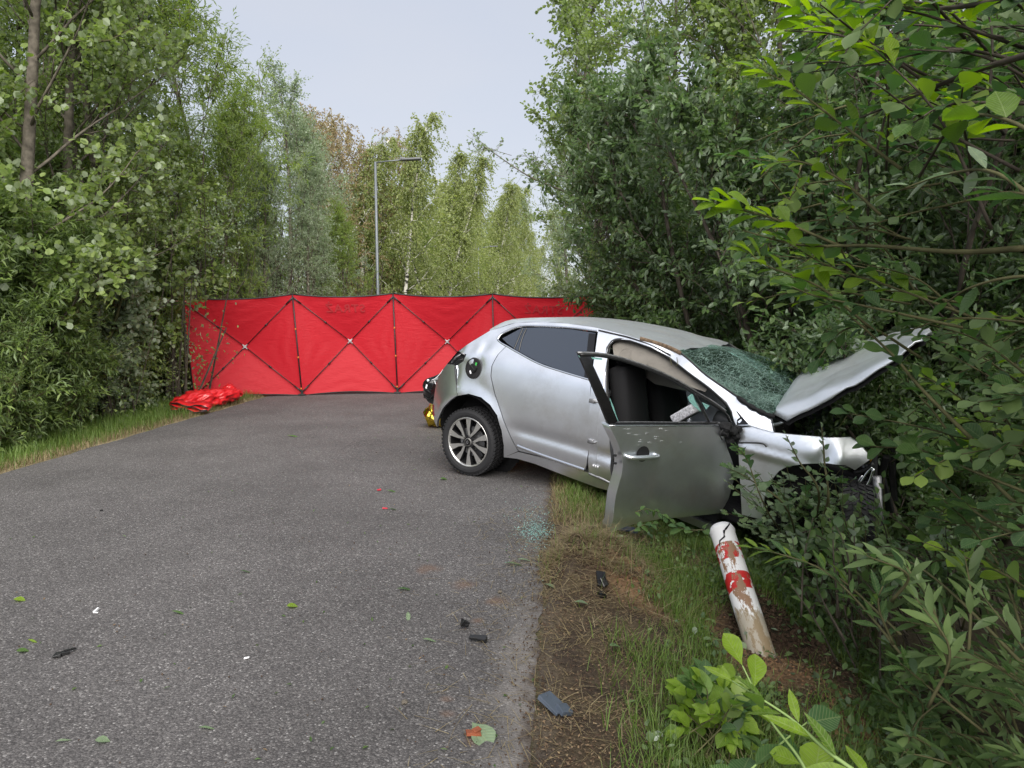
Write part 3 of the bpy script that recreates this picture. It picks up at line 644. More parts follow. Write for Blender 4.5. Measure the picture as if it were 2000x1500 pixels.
def fen2(x, z):
    v = fen(x, z); v.y = -(.87-.10*max(0, (x-2.85)/.3)**2)-.014*math.exp(-((x-3.02)**2/.004+(z-1.0)**2/.012))+.028*math.exp(-((x-2.93)**2/.003+(z-1.03)**2/.01))+.012*nz3(x, z, 8, 12)*sm(2.75, 2.9, x)+.05*sm(1.0, 1.2, z)-.012*math.exp(-((z-.93)/.02)**2)*sm(2.9, 2.7, x); return v
surf('front_wing', fpoly, fen2, M['paint'], car, .03, Vector((0, .03, 0)))
strip('wing_crease', [(1441, 865), (1470, 865), (1490, 867), (1497, 873)], .010, M['black'], car, .012)
# scuttle corner, triangle window by the pillar
side('corner_window', [(1439, 802), (1461, 829), (1439, 830)], M['gloss'], car, off=.004, th=.01, step=.05)
strip('corner_chrome', [(1438, 800), (1450, 814), (1464, 830)], .010, M['chrome'], car, .008)
strip('corner_chrome_base', [(1464, 831), (1452, 831), (1438, 832)], .010, M['chrome'], car, .008)
# broken headlamp, bumper remains and engine bay
def loc(px, py, yl): return C2(px, py, 0, yl)
hlm = empty('broken_headlamp', (0, 0, 0), parent=car)
for a, r_, mm_ in (([(1660, 955), (1675, 950), (1692, 925), (1703, 912)], .009, 'chrome'), ([(1650, 949), (1672, 946), (1684, 928)], .007, 'chrome'), ([(1690, 955), (1700, 935), (1706, 915)], .010, 'chrome'), ([(1668, 924), (1690, 918), (1706, 905)], .014, 'black'), ([(1655, 960), (1680, 968), (1695, 950)], .012, 'black')):
    tube('lamp_shard', crv([loc(x, y, -.68) for x, y in a], 4), r_, M[mm_], hlm, 5)
pol = [(lambda q: (q.x, q.z))(loc(x, y, -.62)) for x, y in [(1655, 915), (1700, 905), (1708, 925), (1695, 955), (1670, 960), (1650, 940)]]
surf('lamp_bowl', pol, lambda x, z: Vector((x, -.62+.05*nz3(x, z, 12, 4), z)), M['gloss'], hlm, .03, Vector((0, .06, 0)))
bm = bmesh.new()
for (c, s) in (((2.75, -.1, .72), (.55, .9, .34)), ((2.95, .25, .80), (.3, .35, .30)), ((3.12, 0, .62), (.08, 1.1, .45)), ((2.62, -.45, .9), (.16, .18, .12)), ((2.9, -.5, .55), (.4, .25, .3)), ((2.45, 0, .95), (.1, 1.3, .25)), ((2.95, -.58, .88), (.5, .05, .06))):
    add_box(bm, c, s, Matrix.Rotation(random.uniform(-.15, .15), 3, 'Z'), .02)
bmobj('engine', bm, M['underseal'], car, False)
bm = bmesh.new()
for k in range(6): add_box(bm, (3.15+.02*k, -.55+.2*k, .7+random.uniform(-.1, .1)), (.05, .05, .5), Matrix.Rotation(random.uniform(-.4, .4), 3, 'X') @ Matrix.Rotation(random.uniform(-.4, .4), 3, 'Y'), .01)
bmobj('crushed_radiator_frame', bm, M['blackrough'], car, False)
tube('suspension_strut', [loc(1712, 930, -.66), loc(1717, 985, -.66), loc(1716, 1030, -.68)], [.03, .022, .035], M['metal'], car, 8)
tube('torn_hose', crv([loc(1700, 900, -.5), loc(1704, 886, -.52), loc(1712, 878, -.5)], 4), .008, mat('orange hose', (.5, .25, .02), .6), car, 6)
# hinge and strut end under the bonnet corner
tube('bonnet_hinge', crv([loc(1508, 830, -.7), loc(1520, 828, -.7), loc(1532, 822, -.7)], 4), .014, M['paint'], car, 6)

# wheels
def build_wheel(parent, c, steer=0., lean=0.):
    root = empty('wheel', (0, 0, 0), parent=parent)
    root.matrix_local = Matrix.Translation(c) @ Matrix.Rotation(steer, 4, 'Z') @ Matrix.Rotation(lean, 4, 'X')
    prof = [(.224, -.088), (.232, -.102), (.250, -.109), (.272, -.110), (.290, -.100), (.299, -.088), (.300, -.05), (.300, .05), (.299, .088), (.290, .100), (.255, .108), (.224, .088)]
    ns = 72; V = []; Fc = []
    for i in range(ns):
        a = 2*PI*i/ns
        for r_, y in prof: V.append((r_*math.cos(a), y, r_*math.sin(a)))
    k = len(prof)
    for i in range(ns):
        for j in range(k-1):
            a, b_ = i*k+j, ((i+1) % ns)*k+j; Fc.append((a, b_, b_+1, a+1))
    def block(a0, a1, y0, y1, sk, r0=.2985, r1=.309):
        s = len(V)
        for (rr, aa, yy) in ((r0, a0, y0), (r0, a1, y0), (r0, a1+sk, y1), (r0, a0+sk, y1), (r1, a0+.004, y0+.002), (r1, a1-.004, y0+.002), (r1, a1+sk-.004, y1-.002), (r1, a0+sk+.004, y1-.002)): V.append((rr*math.cos(aa), yy, rr*math.sin(aa)))
        for f in ((4, 5, 6, 7), (0, 1, 5, 4), (1, 2, 6, 5), (2, 3, 7, 6), (3, 0, 4, 7)): Fc.append(tuple(s+i for i in f))
    nb_ = 52
    for i in range(nb_):
        a = 2*PI*i/nb_; d = 2*PI/nb_
        block(a, a+d*.66, -.098, -.052, .05, .293, .308); block(a+d*.3, a+d*.98, -.044, -.006, .06); block(a+d*.1, a+d*.78, .004, .042, -.06); block(a, a+d*.66, .052, .098, -.05, .293, .308)
    ty = pymesh('tyre', V, Fc, M['rubber'], False, root)
    rimV = []; rimF = []; pr = [(.226, -.090), (.229, -.098), (.222, -.101), (.214, -.096), (.211, -.080), (.205, -.02), (.190, .05), (.215, .088)]
    for i in range(ns):
        a = 2*PI*i/ns
        for r_, y in pr: rimV.append((r_*math.cos(a), y, r_*math.sin(a)))
    k = len(pr)
    for i in range(ns):
        for j in range(k-1):
            a, b_ = i*k+j, ((i+1) % ns)*k+j; rimF.append((a, b_, b_+1, a+1))
    rim = pymesh('rim', rimV, rimF, M['steel'], True, root)
    me = rim.data; me.materials.append(M['rimdark'])
    for p in me.polygons:
        if p.index % (k-1) >= 4: p.material_index = 1
    # five Y shaped spokes
    bm = bmesh.new()
    def prism(pts, y0, y1, mi=0):
        a_ = [bm.verts.new((x, y0, z)) for x, z in pts]; b_ = [bm.verts.new((x*1.0, y1, z)) for x, z in pts]
        f = bm.faces.new(a_); f.material_index = mi
        g = bm.faces.new(b_[::-1]); g.material_index = 1
        for i in range(len(pts)):
            j = (i+1) % len(pts); h = bm.faces.new((a_[j], a_[i], b_[i], b_[j])); h.material_index = 1
    for s in range(5):
        c0 = math.radians(9+72*s)
        for sg in (-1, 1):
            e = c0+sg*math.radians(17.5)
            u = Vector((math.cos(e), math.sin(e))); v_ = Vector((-u.y, u.x)); cc = Vector((math.cos(c0), math.sin(c0)))
            st = cc*.050; 
            i0 = st-v_*.009; i1 = st+v_*.009; md0 = u*.12-v_*.014; md1 = u*.12+v_*.014; o0 = u*.219-v_*.030; o1 = u*.219+v_*.030
            prism([i0, md0, o0, o1, md1, i1], -.088, -.055)
    bmesh.ops.recalc_face_normals(bm, faces=bm.faces)
    sp_ = bmobj('spokes', bm, [M['steel'], M['rimdark']], root, False)
    bm = bmesh.new(); rot = Matrix.Rotation(PI/2, 4, 'X')
    bmesh.ops.create_cone(bm, cap_ends=True, segments=24, radius1=.062, radius2=.062, depth=.03, matrix=Matrix.Translation((0, -.066, 0)) @ rot)
    bmobj('hub', bm, M['rimdark'], root, False)
    bm = bmesh.new(); bmesh.ops.create_cone(bm, cap_ends=True, segments=24, radius1=.038, radius2=.034, depth=.012, matrix=Matrix.Translation((0, -.092, 0)) @ rot)
    hc = bmobj('hub_ring', bm, M['steel'], root, False)
    bm = bmesh.new(); bmesh.ops.create_cone(bm, cap_ends=True, segments=24, radius1=.031, radius2=.029, depth=.004, matrix=Matrix.Translation((0, -.100, 0)) @ rot); bmobj('hub_cap', bm, M['gloss'], hc, False)
    # lozenge emblem: two nested diamonds
    bm = bmesh.new(); ov = [bm.verts.new(v) for v in ((0, -.1035, .021), (.014, -.1035, 0), (0, -.1035, -.021), (-.014, -.1035, 0))]; iv = [bm.verts.new(v) for v in ((0, -.1035, .011), (.0068, -.1035, 0), (0, -.1035, -.011), (-.0068, -.1035, 0))]
    for i in range(4): j = (i+1) % 4; bm.faces.new((ov[i], ov[j], iv[j], iv[i]))
    bmobj('emblem', bm, M['chrome'], hc, False)
    for s in range(5):
        a = math.radians(45+72*s); bm = bmesh.new(); bmesh.ops.create_cone(bm, cap_ends=True, segments=6, radius1=.009, radius2=.009, depth=.014, matrix=Matrix.Translation((.05*math.cos(a), -.083, .05*math.sin(a))) @ rot); bmobj('wheel_bolt', bm, M['rimdark'], root, False)
    bm = bmesh.new(); bmesh.ops.create_cone(bm, cap_ends=True, segments=32, radius1=.135, radius2=.135, depth=.012, matrix=Matrix.Translation((0, -.02, 0)) @ rot); bmobj('brake_disc', bm, M['metal'], root, False)
    bm = bmesh.new(); add_box(bm, (.10, -.03, -.09), (.09, .05, .08), Matrix.Rotation(.8, 3, 'Y'), .012); bmobj('brake_caliper', bm, M['rimdark'], root, False)
    bm = bmesh.new(); bmesh.ops.create_cone(bm, cap_ends=True, segments=32, radius1=.212, radius2=.212, depth=.004, matrix=Matrix.Translation((0, .03, 0)) @ rot); bmobj('wheel_back', bm, M['underseal'], root, False)
    return root
wh = build_wheel(car, Vector((0, -.752, .308)))
def copytree(o, parent):
    c = o.copy(); COL.objects.link(c); c.parent = parent
    for ch in list(o.children): copytree(ch, c)
    return c
w2 = copytree(wh, car); w2.matrix_local = Matrix.Translation((0, .752, .308)) @ Matrix.Rotation(PI, 4, 'Z')
q = loc(1668, 1000, -.80); w3 = copytree(wh, car); w3.matrix_local = Matrix.Translation(Vector((q.x-.03, -.60, q.z-.12))) @ Matrix.Rotation(-1.25, 4, 'Z') @ Matrix.Rotation(.12, 4, 'X')
for ch in w3.children:
    if ch.name.split('.')[0] in ('spokes', 'rim', 'hub_ring'):
        ch.data = ch.data.copy(); [ch.data.materials.__setitem__(i, M['underseal']) for i in range(len(ch.data.materials))]
w4 = copytree(wh, car); w4.matrix_local = Matrix.Translation((2.75, .74, .42)) @ Matrix.Rotation(PI, 4, 'Z')
# underbody and far side
bm = bmesh.new(); add_box(bm, (1.2, 0, .36), (3.1, 1.35, .1), None, .02); add_box(bm, (-.3, 0, .5), (.5, 1.1, .2), None, .04)
for s in (-1, 1): add_box(bm, (1.35, s*.70, .36), (1.9, .16, .12), None, .02)
add_box(bm, (0, 0, .33), (.10, 1.3, .07), None, .02); bmobj('underbody', bm, M['underseal'], car, False)
far = empty('left_side', (0, 0, 0), parent=car)
side('left_quarter', qp, M['paint'], far, mirror=True, step=.08); side('left_bumper', bump, M['paint'], far, mirror=True, step=.08)
side('left_frame', sidef, M['paint'], far, mirror=True, step=.08, th=.05); side('left_rear_door', rd, M['paint'], far, mirror=True, step=.08)
side('left_sill', sill, M['paint'], far, mirror=True, th=.14, step=.1); side('left_window', gl, M['glassdark'], far, mirror=True, off=-.008, th=.004, step=.1)
lfd = [(1.24, .44), (2.3, .44), (2.34, 1.1), (1.2, 1.1)]; side('left_front_door', lfd, M['paint'], far, mirror=True, local=True, step=.1)
side('left_front_window', [(1.2, 1.1), (2.3, 1.1), (1.8, 1.38), (1.2, 1.5)], M['glassdark'], far, mirror=True, local=True, off=-.01, step=.1)
surf('left_wing', fpoly, fen2, M['paint'], far, .06, Vector((0, .03, 0)), mirror=True)
# interior
inn = empty('interior', (0, 0, 0), parent=car)
def seat(x, y, name):
    bm = bmesh.new(); add_box(bm, (x+.05, y, .62), (.5, .5, .18), Matrix.Rotation(-.1, 3, 'Y'), .06); add_box(bm, (x-.27, y, .95), (.16, .46, .62), Matrix.Rotation(-.28, 3, 'Y'), .06); add_box(bm, (x-.38, y, 1.33), (.1, .26, .17), Matrix.Rotation(-.25, 3, 'Y'), .04); return bmobj(name, bm, M['seat'], inn)
seat(1.55, -.37, 'front_seat'); seat(1.55, .37, 'front_seat')
bm = bmesh.new(); add_box(bm, (.62, 0, .65), (.5, 1.25, .2), None, .05); add_box(bm, (.38, 0, 1.0), (.16, 1.25, .6), Matrix.Rotation(-.25, 3, 'Y'), .05); bmobj('rear_bench', bm, M['seat'], inn)
bm = bmesh.new(); add_box(bm, (2.28, 0, .98), (.42, 1.35, .22), Matrix.Rotation(.1, 3, 'Y'), .06); add_box(bm, (2.1, 0, .7), (.4, .28, .4), None, .04); bmobj('dashboard', bm, M['black'], inn)
bm = bmesh.new(); bmesh.ops.create_cone(bm, cap_ends=False, segments=24, radius1=.18, radius2=.185, depth=.03, matrix=Matrix.Translation((2.0, .37, 1.08)) @ Matrix.Rotation(1.2, 4, 'Y')); bmobj('steering_wheel', bm, M['black'], inn)
# curtain airbag hanging below the roof rail, and the drooping one beyond
cb = [(1190, 674), (1203, 666), (1230, 667), (1272, 682), (1307, 701), (1346, 731), (1380, 757), (1372, 767), (1345, 758), (1318, 743), (1290, 728), (1262, 716), (1230, 707), (1192, 702)]
side('curtain_airbag', cb, M['airbag'], inn, fn=lambda x, z: Vector((x, -(W(x, z)-.06+.02*nz3(x, z, 12, 4)), z)), step=.03)
pol = [(lambda q: (q.x, q.z))(loc(x, y, -.1)) for x, y in [(1250, 722), (1290, 730), (1330, 752), (1345, 764), (1310, 757), (1280, 750), (1262, 738)]]
surf('far_curtain_airbag', pol, lambda x, z: Vector((x, -.1+.02*nz3(x, z, 12, 4), z)), M['airbag'], inn, .03, Vector((0, .02, 0)))
for a in ([(1213, 699), (1211, 690), (1216, 683), (1226, 680)], [(1232, 682), (1231, 692), (1233, 702)]): tube('loose_wire', crv([C2(x, y, -.02) for x, y in a], 4), .003, M['airbag'], inn, 5)
for a in ([(1308, 697), (1311, 708), (1312, 714)], [(1322, 698), (1323, 710), (1320, 715)]): tube('hanging_root', crv([C2(x, y, .015) for x, y in a], 4), .0025, M['twig'], car, 4)
bm = bmesh.new(); p, q = loc(1322, 818, -.62), loc(1362, 795, -.62); v_ = (q-p); add_box(bm, (p+q)/2, (v_.length, .22, .075), Matrix.Rotation(-math.atan2(v_.z, v_.x), 3, 'Y'), .012); bmobj('dash_panel', bm, M['greybag'], inn)

# the open front door, swung out on its hinges
HP = C2(1436, 824)
ph = math.radians(64)
Dd = Vector((-math.cos(ph), -math.sin(ph), 0)); Dn = Vector((math.sin(ph), -math.cos(ph), 0)); Du = Vector((0, 0, 1))
def D2(px, py, off=0.):
    o = R3 @ (CAM-CO); d = R3 @ ray(px, py); t = ((HP+Dn*off-o).dot(Dn))/d.dot(Dn); q = o+d*t-HP; return (q.dot(Dd), q.dot(Du))
def dbul(a, b): return .045*(1-((b+.30)/.50)**2)-.018*math.exp(-((b+.72)/.03)**2)+.010*nz3(a, b, 3, 5)
def DP(a, b, off=0.): return HP+Dd*a+Du*b+Dn*(off+dbul(a, b))
dl = [(1185, 829), (1192, 845), (1200, 863), (1206, 882), (1208, 900), (1206, 922), (1201, 942), (1196, 964), (1194, 988), (1193, 1040), (1240, 1024), (1288, 1012), (1344, 1008), (1384, 1004), (1403, 1001), (1416, 972), (1424, 935), (1422, 900), (1412, 873), (1406, 849), (1405, 828)]
door = surf('front_door', [D2(x, y) for x, y in dl], lambda a, b: DP(a, b), M['paint'], car, .035, -Dn*.09, Dn)
door.data.materials.append(M['black'])
def dsurf(name, pts, m, off, th=.01, step=.04): return surf(name, [D2(x, y, off) for x, y in pts], lambda a, b: DP(a, b, off), m, door, step, -Dn*th, Dn)
def dtube(name, pts, r, m, off=0., ns=6, sc=None):
    P = [DP(*D2(x, y, off), off) for x, y in pts]; return tube(name, crv(P, 4), r, m, door, ns)
surf('door_inner_panel', [D2(x, y) for x, y in dl], lambda a, b: DP(a, b, -.09), M['black'], door, .1, None, Dn)
dsurf('window_pillar_trim', [(1138, 692), (1150, 694), (1162, 708), (1202, 821), (1183, 826)], M['gloss'], -.01, .02)
dtube('window_frame', [(1137, 692), (1175, 693.5), (1210, 699), (1240, 707.5), (1275, 720), (1321, 741), (1360, 765), (1391, 784), (1413, 801)], .008, M['metal'], -.01)
dtube('window_frame_rubber', [(1142, 696), (1175, 697.5), (1210, 703), (1240, 712), (1275, 725), (1319, 746), (1358, 770), (1390, 789), (1412, 806), (1420, 822)], .010, M['black'], -.012)
dtube('window_bar', [(1357, 768), (1367, 793), (1378, 822)], .011, M['black'], -.012)
dtube('waist_rubber', [(1184, 825), (1250, 825), (1320, 825), (1402, 825)], .012, M['gloss'], -.03)
dtube('waist_chrome', [(1185, 829), (1250, 829), (1320, 829), (1400, 829)], .004, M['chrome'], .0)
dtube('waist_chrome', [(1184, 822), (1250, 822), (1320, 822), (1398, 822)], .003, M['metal'], -.025)
# handle
h0 = D2(1216, 887); h1 = D2(1274, 885); dtu = [DP(h0[0], h0[1], .0), DP(h0[0]-.012, h0[1], .028), DP(h0[0]*.7+h1[0]*.3, h0[1]*.7+h1[1]*.3, .036), DP(h0[0]*.3+h1[0]*.7, h0[1]*.3+h1[1]*.7, .036), DP(h1[0]+.012, h1[1], .028), DP(h1[0], h1[1], .0)]
tube('door_handle', crv(dtu, 4), [.011+.006*math.sin(PI*i/20) for i in range(21)], M['paint'], door, 10)
cc = D2(1247, 881); pts = [(cc[0]+.055*math.cos(a*PI/8), cc[1]-.004+.052*math.sin(a*PI/8)) for a in range(16)]
surf('handle_cup', pts, lambda a, b: DP(a, b, .0035), M['black'], door, .02, None, Dn)
# scratches on the upper door
for i in range(16):
    x = random.uniform(1205, 1320); y = random.uniform(833, 866); l = random.uniform(3, 11); a, b = D2(x, y), D2(x+l, y-random.uniform(0, 2)); p, q = DP(*a, .0012), DP(*b, .0012); w_ = Du*.0014
    pymesh('scratch', [p-w_, q, p+w_], [(0, 1, 2)], M['white'], False, door)
# smashed mirror stump
mp_ = empty('smashed_mirror', (0, 0, 0), parent=door)
for i, (x, y, s) in enumerate(((1412, 832, .05), (1421, 838, .045), (1428, 848, .04), (1407, 842, .035), (1418, 858, .03), (1432, 835, .035), (1425, 870, .03))):
    q = DP(*D2(x, y, .02), .02); bm = bmesh.new(); bmesh.ops.create_icosphere(bm, subdivisions=2, radius=s)
    for v in bm.verts: v.co *= 1+.45*noise.noise(v.co*30+Vector((i, 0, 0))); v.co.z *= .8
    bmesh.ops.translate(bm, vec=q, verts=bm.verts); bmobj('mirror_fragment', bm, M['blackrough'], mp_, False)
for a in ([(1405, 836), (1398, 846), (1402, 856)], [(1432, 830), (1437, 842), (1434, 860), (1428, 880)]): dtube('loose_cable', a, .004, M['black'], .05)
M['teal'] = mat('tempered glass crumbs', (.22, .46, .42), .15, 0, .8, 0, noise_amt=.4, noise_scale=160, bump=.8, bump_scale=140, bd=.004)
for i, pts in enumerate(([(1343, 776), (1353, 768), (1356, 780), (1362, 795), (1366, 803), (1352, 792), (1345, 783)], [(1370, 785), (1384, 791), (1376, 799)], [(1163, 700), (1185, 703), (1184, 706), (1165, 704)], [(1190, 777), (1196, 795), (1200, 812), (1203, 820), (1198, 820), (1193, 798)], [(1138, 698), (1146, 697), (1150, 712), (1144, 705)])): dsurf('glass_shard', pts, M['teal'], -.012, .005, .02)
# latch strip on the door edge
bm = bmesh.new()
for y in (890, 905): 
    a, b = D2(1203, y); q = DP(a+.004, b, -.05); add_box(bm, q, (.02, .02, .012), None, .002)
bmobj('door_latch', bm, M['black'], door, False)
# ------------------------------------------------------------------ red privacy screen
fm = bpy.data.materials.new('red screen cloth'); fm.use_nodes = True; n = fm.node_tree; L = n.links.new; b = n.nodes['Principled BSDF']
b.inputs['Base Color'].default_value = (.52, .010, .022, 1); b.inputs['Roughness'].default_value = .55; b.inputs['Specular IOR Level'].default_value = .3; b.inputs['Sheen Weight'].default_value = .1
t = n.nodes.new('ShaderNodeTexCoord'); mp = n.nodes.new('ShaderNodeMapping'); mp.inputs['Scale'].default_value = (3, 3, 9); L(t.outputs['Object'], mp.inputs[0])
z = n.nodes.new('ShaderNodeTexNoise'); z.inputs['Scale'].default_value = 2; z.inputs['Detail'].default_value = 5; z.inputs['Distortion'].default_value = 1.2; L(mp.outputs[0], z.inputs[0])
bp = n.nodes.new('ShaderNodeBump'); bp.inputs['Strength'].default_value = .25; bp.inputs['Distance'].default_value = .03; L(z.outputs[0], bp.inputs['Height']); L(bp.outputs[0], b.inputs['Normal'])
tr = n.nodes.new('ShaderNodeBsdfTranslucent'); tr.inputs[0].default_value = (.62, .010, .028, 1)
mi = n.nodes.new('ShaderNodeMixShader'); mi.inputs[0].default_value = .35; L(b.outputs[0], mi.inputs[1]); L(tr.outputs[0], mi.inputs[2]); L(mi.outputs[0], n.nodes['Material Output'].inputs[0])
M['cloth'] = fm
M['orange'] = mat('orange clip', (.42, .13, .015), .5)
M['print'] = mat('dark red print seen through the cloth', (.30, .008, .014), .7)
screen = empty('privacy_screen', (0, 0, 0), 'red cloth screen on black folding poles standing across the whole road', 'screen')
bt = [PZ(381, 781, -.03), PZ(591, 772, 0), PZ(777, 768, 0), PZ(966, 768, 0), PZ(1163, 771, -.03)]
tp = [PY(357, 582, bt[0].y+.05), PY(572, 575, bt[1].y+.05), PY(768, 573.5, bt[2].y+.05), PY(962, 574.5, bt[3].y+.05), PY(1160, 577, bt[4].y+.05)]
for i in range(4):
    a, b_, c, d = bt[i], bt[i+1], tp[i], tp[i+1]; cen = (a+b_+c+d)/4; nrm = (b_-a).cross(Vector((0, 0, 1))).normalized()   # towards the camera
    if i == 0: cen = PY(479, 677, cen.y+.22)
    elif i == 1: cen = PY(684, 666, cen.y+.22)
    elif i == 2: cen = PY(874, 667, cen.y+.22)
    else: cen = cen-nrm*.22
    NN = 28; V = []; 
    for r_ in range(NN+1):
        for s_ in range(NN+1):
            u, v = s_/NN, r_/NN
            base = (a.lerp(b_, u)).lerp(c.lerp(d, u), v); flat = (a+b_+c+d)/4
            k = 1-max(abs(2*u-1), abs(2*v-1)); p = base+(cen-flat)*k**1.15
            du, dv = 2*u-1, 2*v-1
            # cloth sags between the corners and wrinkles fan out of them
            p -= Vector((0, 0, 1))*.055*sm(.0, 1, dv)*(1-du*du) if dv > 0 else Vector((0, 0, 0))
            p += Vector((0, 0, 1))*.05*(max(0, -dv)**3)*(1-du*du)
            diag = 1-min(1, abs(abs(du)-abs(dv))/.5); amp = .012*(1-diag)*(1-k)
            ang = math.atan2(1.02-abs(dv), 1.02-abs(du)); p += nrm*(math.sin(ang*26+3*noise.noise(Vector((u*3, v*3, i))))*amp+.02*noise.noise(Vector((u*3+i, v*2, 1.7)))*(1-diag))
            V.append(p)
    Fc = [(r_*(NN+1)+s_, r_*(NN+1)+s_+1, (r_+1)*(NN+1)+s_+1, (r_+1)*(NN+1)+s_) for r_ in range(NN) for s_ in range(NN)]
    cl = pymesh('cloth_panel', V, Fc, M['cloth'], True, screen)
    top = [V[NN*(NN+1)+s_]+Vector((0, 0, .004)) for s_ in range(0, NN+1, 2)]; tube('top_hem', top, .012, M['black'], cl, 5)
    tube('bottom_hem', [V[s_] for s_ in range(0, NN+1, 2)], .007, M['black'], cl, 5)
    f = nrm*.035
    for e in (a, b_, c, d):
        e2 = e+Vector((0, 0, .06 if e in (a, b_) else -.05)); h_ = cen+f
        tube('diagonal_pole', [h_, h_.lerp(e2+f, .5), e2+f], .0075, M['black'], screen, 6)
        tube('pole_joint', [h_.lerp(e2+f, .42), h_.lerp(e2+f, .46)], .015, M['black'], screen, 6)
        tube('pole_sleeve', [h_.lerp(e2+f, .86), e2+f], .014, M['black'], screen, 6)
    bm = bmesh.new(); h_ = cen+nrm*.05
    ry = Matrix.Rotation(-math.atan2(nrm.x, -nrm.y)*-1, 3, 'Z')
    for q in (PI/4, -PI/4): add_box(bm, h_, (.11, .02, .018), ry @ Matrix.Rotation(q, 3, 'Y'), .004)
    add_box(bm, h_, (.05, .03, .05), ry, .006); bmobj('centre_hub', bm, M['metal'], screen, False)
    if i in (1, 3):
        cu = bpy.data.curves.new('lettering', 'FONT'); cu.body = 'STRA\u017b'; cu.size = .20; cu.align_x = 'CENTER'; cu.align_y = 'CENTER'; cu.extrude = .0005; cu.offset = .004; cu.space_character = 1.15
        to = bpy.data.objects.new('lettering_tmp', cu); COL.objects.link(to); dg = bpy.context.evaluated_depsgraph_get(); me = bpy.data.meshes.new_from_object(to.evaluated_get(dg)); bpy.data.objects.remove(to)
        X = (b_-a).normalized(); mid = (c+d)/2; down = (cen-mid); Yv = (-down).normalized(); Nn = X.cross(Yv).normalized(); Nn = Nn if Nn.dot(nrm) > 0 else -Nn
        org = mid+down*.30+Nn*.03
        for v in me.vertices:
            x_, y_, z_ = v.co; v.co = org+X*(-x_)*1.05+Yv*y_+Nn*z_       # seen from behind, so mirrored
        me.materials.clear(); me.materials.append(M['print']); link('lettering', me, cl)
for i in range(5):
    nrm = Vector((0, -1, 0)); a, c = bt[i]+nrm*.03, tp[i]+nrm*.03; tube('upright_pole', [a, a.lerp(c, .5), c], .012, M['black'], screen, 6)
    for k in (.07, .38, .66):
        q = a.lerp(c, k); bm = bmesh.new(); add_box(bm, q+nrm*.012, (.026, .016, .03), None, .004); bmobj('orange_clip', bm, M['orange'], screen, False)
    bm = bmesh.new(); add_box(bm, a+Vector((0, -.01, .015)), (.12, .06, .03), None, .006); add_box(bm, a+Vector((0, 0, .05)), (.04, .03, .08), None, .005); bmobj('pole_foot', bm, M['black'], screen, False)
M['tape'] = mat('faded barrier tape', (.62, .30, .28), .5, noise_amt=.5, noise_scale=9)
q = tp[4]; tag(tube('barrier_tape', crv([q+Vector((-.45, -.15, -.10)), q+Vector((0, -.12, -.11)), q+Vector((.35, -.1, -.12)), q+Vector((.7, .1, -.05))], 4), .008, M['tape'], None, 4), 'pale red and white barrier tape tying the right screen end to the bushes', 'tape')
q = tp[0]; tag(tube('barrier_tape', crv([q+Vector((.1, -.1, -.06)), q+Vector((-.25, -.1, -.04)), q+Vector((-.6, .1, 0))], 4), .007, M['tape'], None, 4), 'pale red and white barrier tape tying the left screen end to the bushes', 'tape')

# ------------------------------------------------------------------ crumpled red bag on the left verge
M['redvinyl'] = mat('shiny red vinyl', (.50, .012, .016), .28, 0, .5, .3, bump=.5, bump_scale=9, bd=.03)
def crumple(name, spine, rads, m, flat=.5, amp=.25, fq=6, seed=0, ns=36, parent=None, sharp=1.):
    fr = frames([Vector(p) for p in spine]); V = []; Fc = []
    P = crv(spine, 8); Rr = np.interp(np.linspace(0, len(spine)-1, len(P)), range(len(spine)), rads)
    for i, p in enumerate(P):
        t = (P[min(i+1, len(P)-1)]-P[max(i-1, 0)]).normalized(); s = t.cross(Vector((0, 0, 1))).normalized(); u = s.cross(t)
        for k in range(ns):
            a = 2*PI*k/ns; o = (s*math.cos(a)+u*math.sin(a)*flat)
            n1 = 1-2*abs(noise.noise(Vector((o.x*2+i*.12*fq/6+seed, o.y*2, o.z*3+seed))*1.5)); n2 = 1-2*abs(noise.noise((p*fq+o*1.3)+Vector((seed, 0, 3))))
            r_ = Rr[i]*(1+amp*(n1*.6+n2*.6-.4)*sharp); v = p+o*r_; V.append(v)
    for i in range(len(P)-1):
        for k in range(ns): Fc.append((i*ns+k, i*ns+(k+1) % ns, (i+1)*ns+(k+1) % ns, (i+1)*ns+k))
    Fc.append(tuple(range(ns))[::-1]); Fc.append(tuple((len(P)-1)*ns+k for k in range(ns)))
    lo = min(v.z for v in V)
    o = pymesh(name, V, Fc, m, True, parent); return o
g0, g1 = PZ(345, 806, 0), PZ(462, 788, 0)
bag = empty('red_bag', (g0+g1)/2, 'crumpled shiny red vinyl bag lying at the left road edge before the screen', 'bag')
bag.location = (0, 0, 0)
sp = [g0+Vector((0, .05, .06)), g0.lerp(g1, .25)+Vector((0, .06, .12)), g0.lerp(g1, .5)+Vector((0, .05, .13)), g0.lerp(g1, .75)+Vector((0, .03, .15)), g1+Vector((-.04, 0, .15)), g1+Vector((.0, 0, .13))]
crumple('bag_body', sp, [.16, .22, .20, .16, .14, .07], M['redvinyl'], .62, .55, 7, 4, 48, bag)
a0 = g0+Vector((-.02, -.10, .05)); fl = []
for j in range(3):
    pts = [a0+Vector((.0+.09*k, -.03-.02*j+.015*math.sin(k*2+j), .10-.035*j+.02*math.sin(k*1.7+j*2)-.008*k)) for k in range(7)]
    V = []; 
    for p in pts: V += [p, p+Vector((0, .16, .04))]
    o = pymesh('bag_fold', V, [(2*k, 2*k+2, 2*k+3, 2*k+1) for k in range(6)], M['redvinyl'], True, bag); md = o.modifiers.new('t', 'SOLIDIFY'); md.thickness = .008
    tube('bag_piping', pts, .008, M['black'], o, 5)
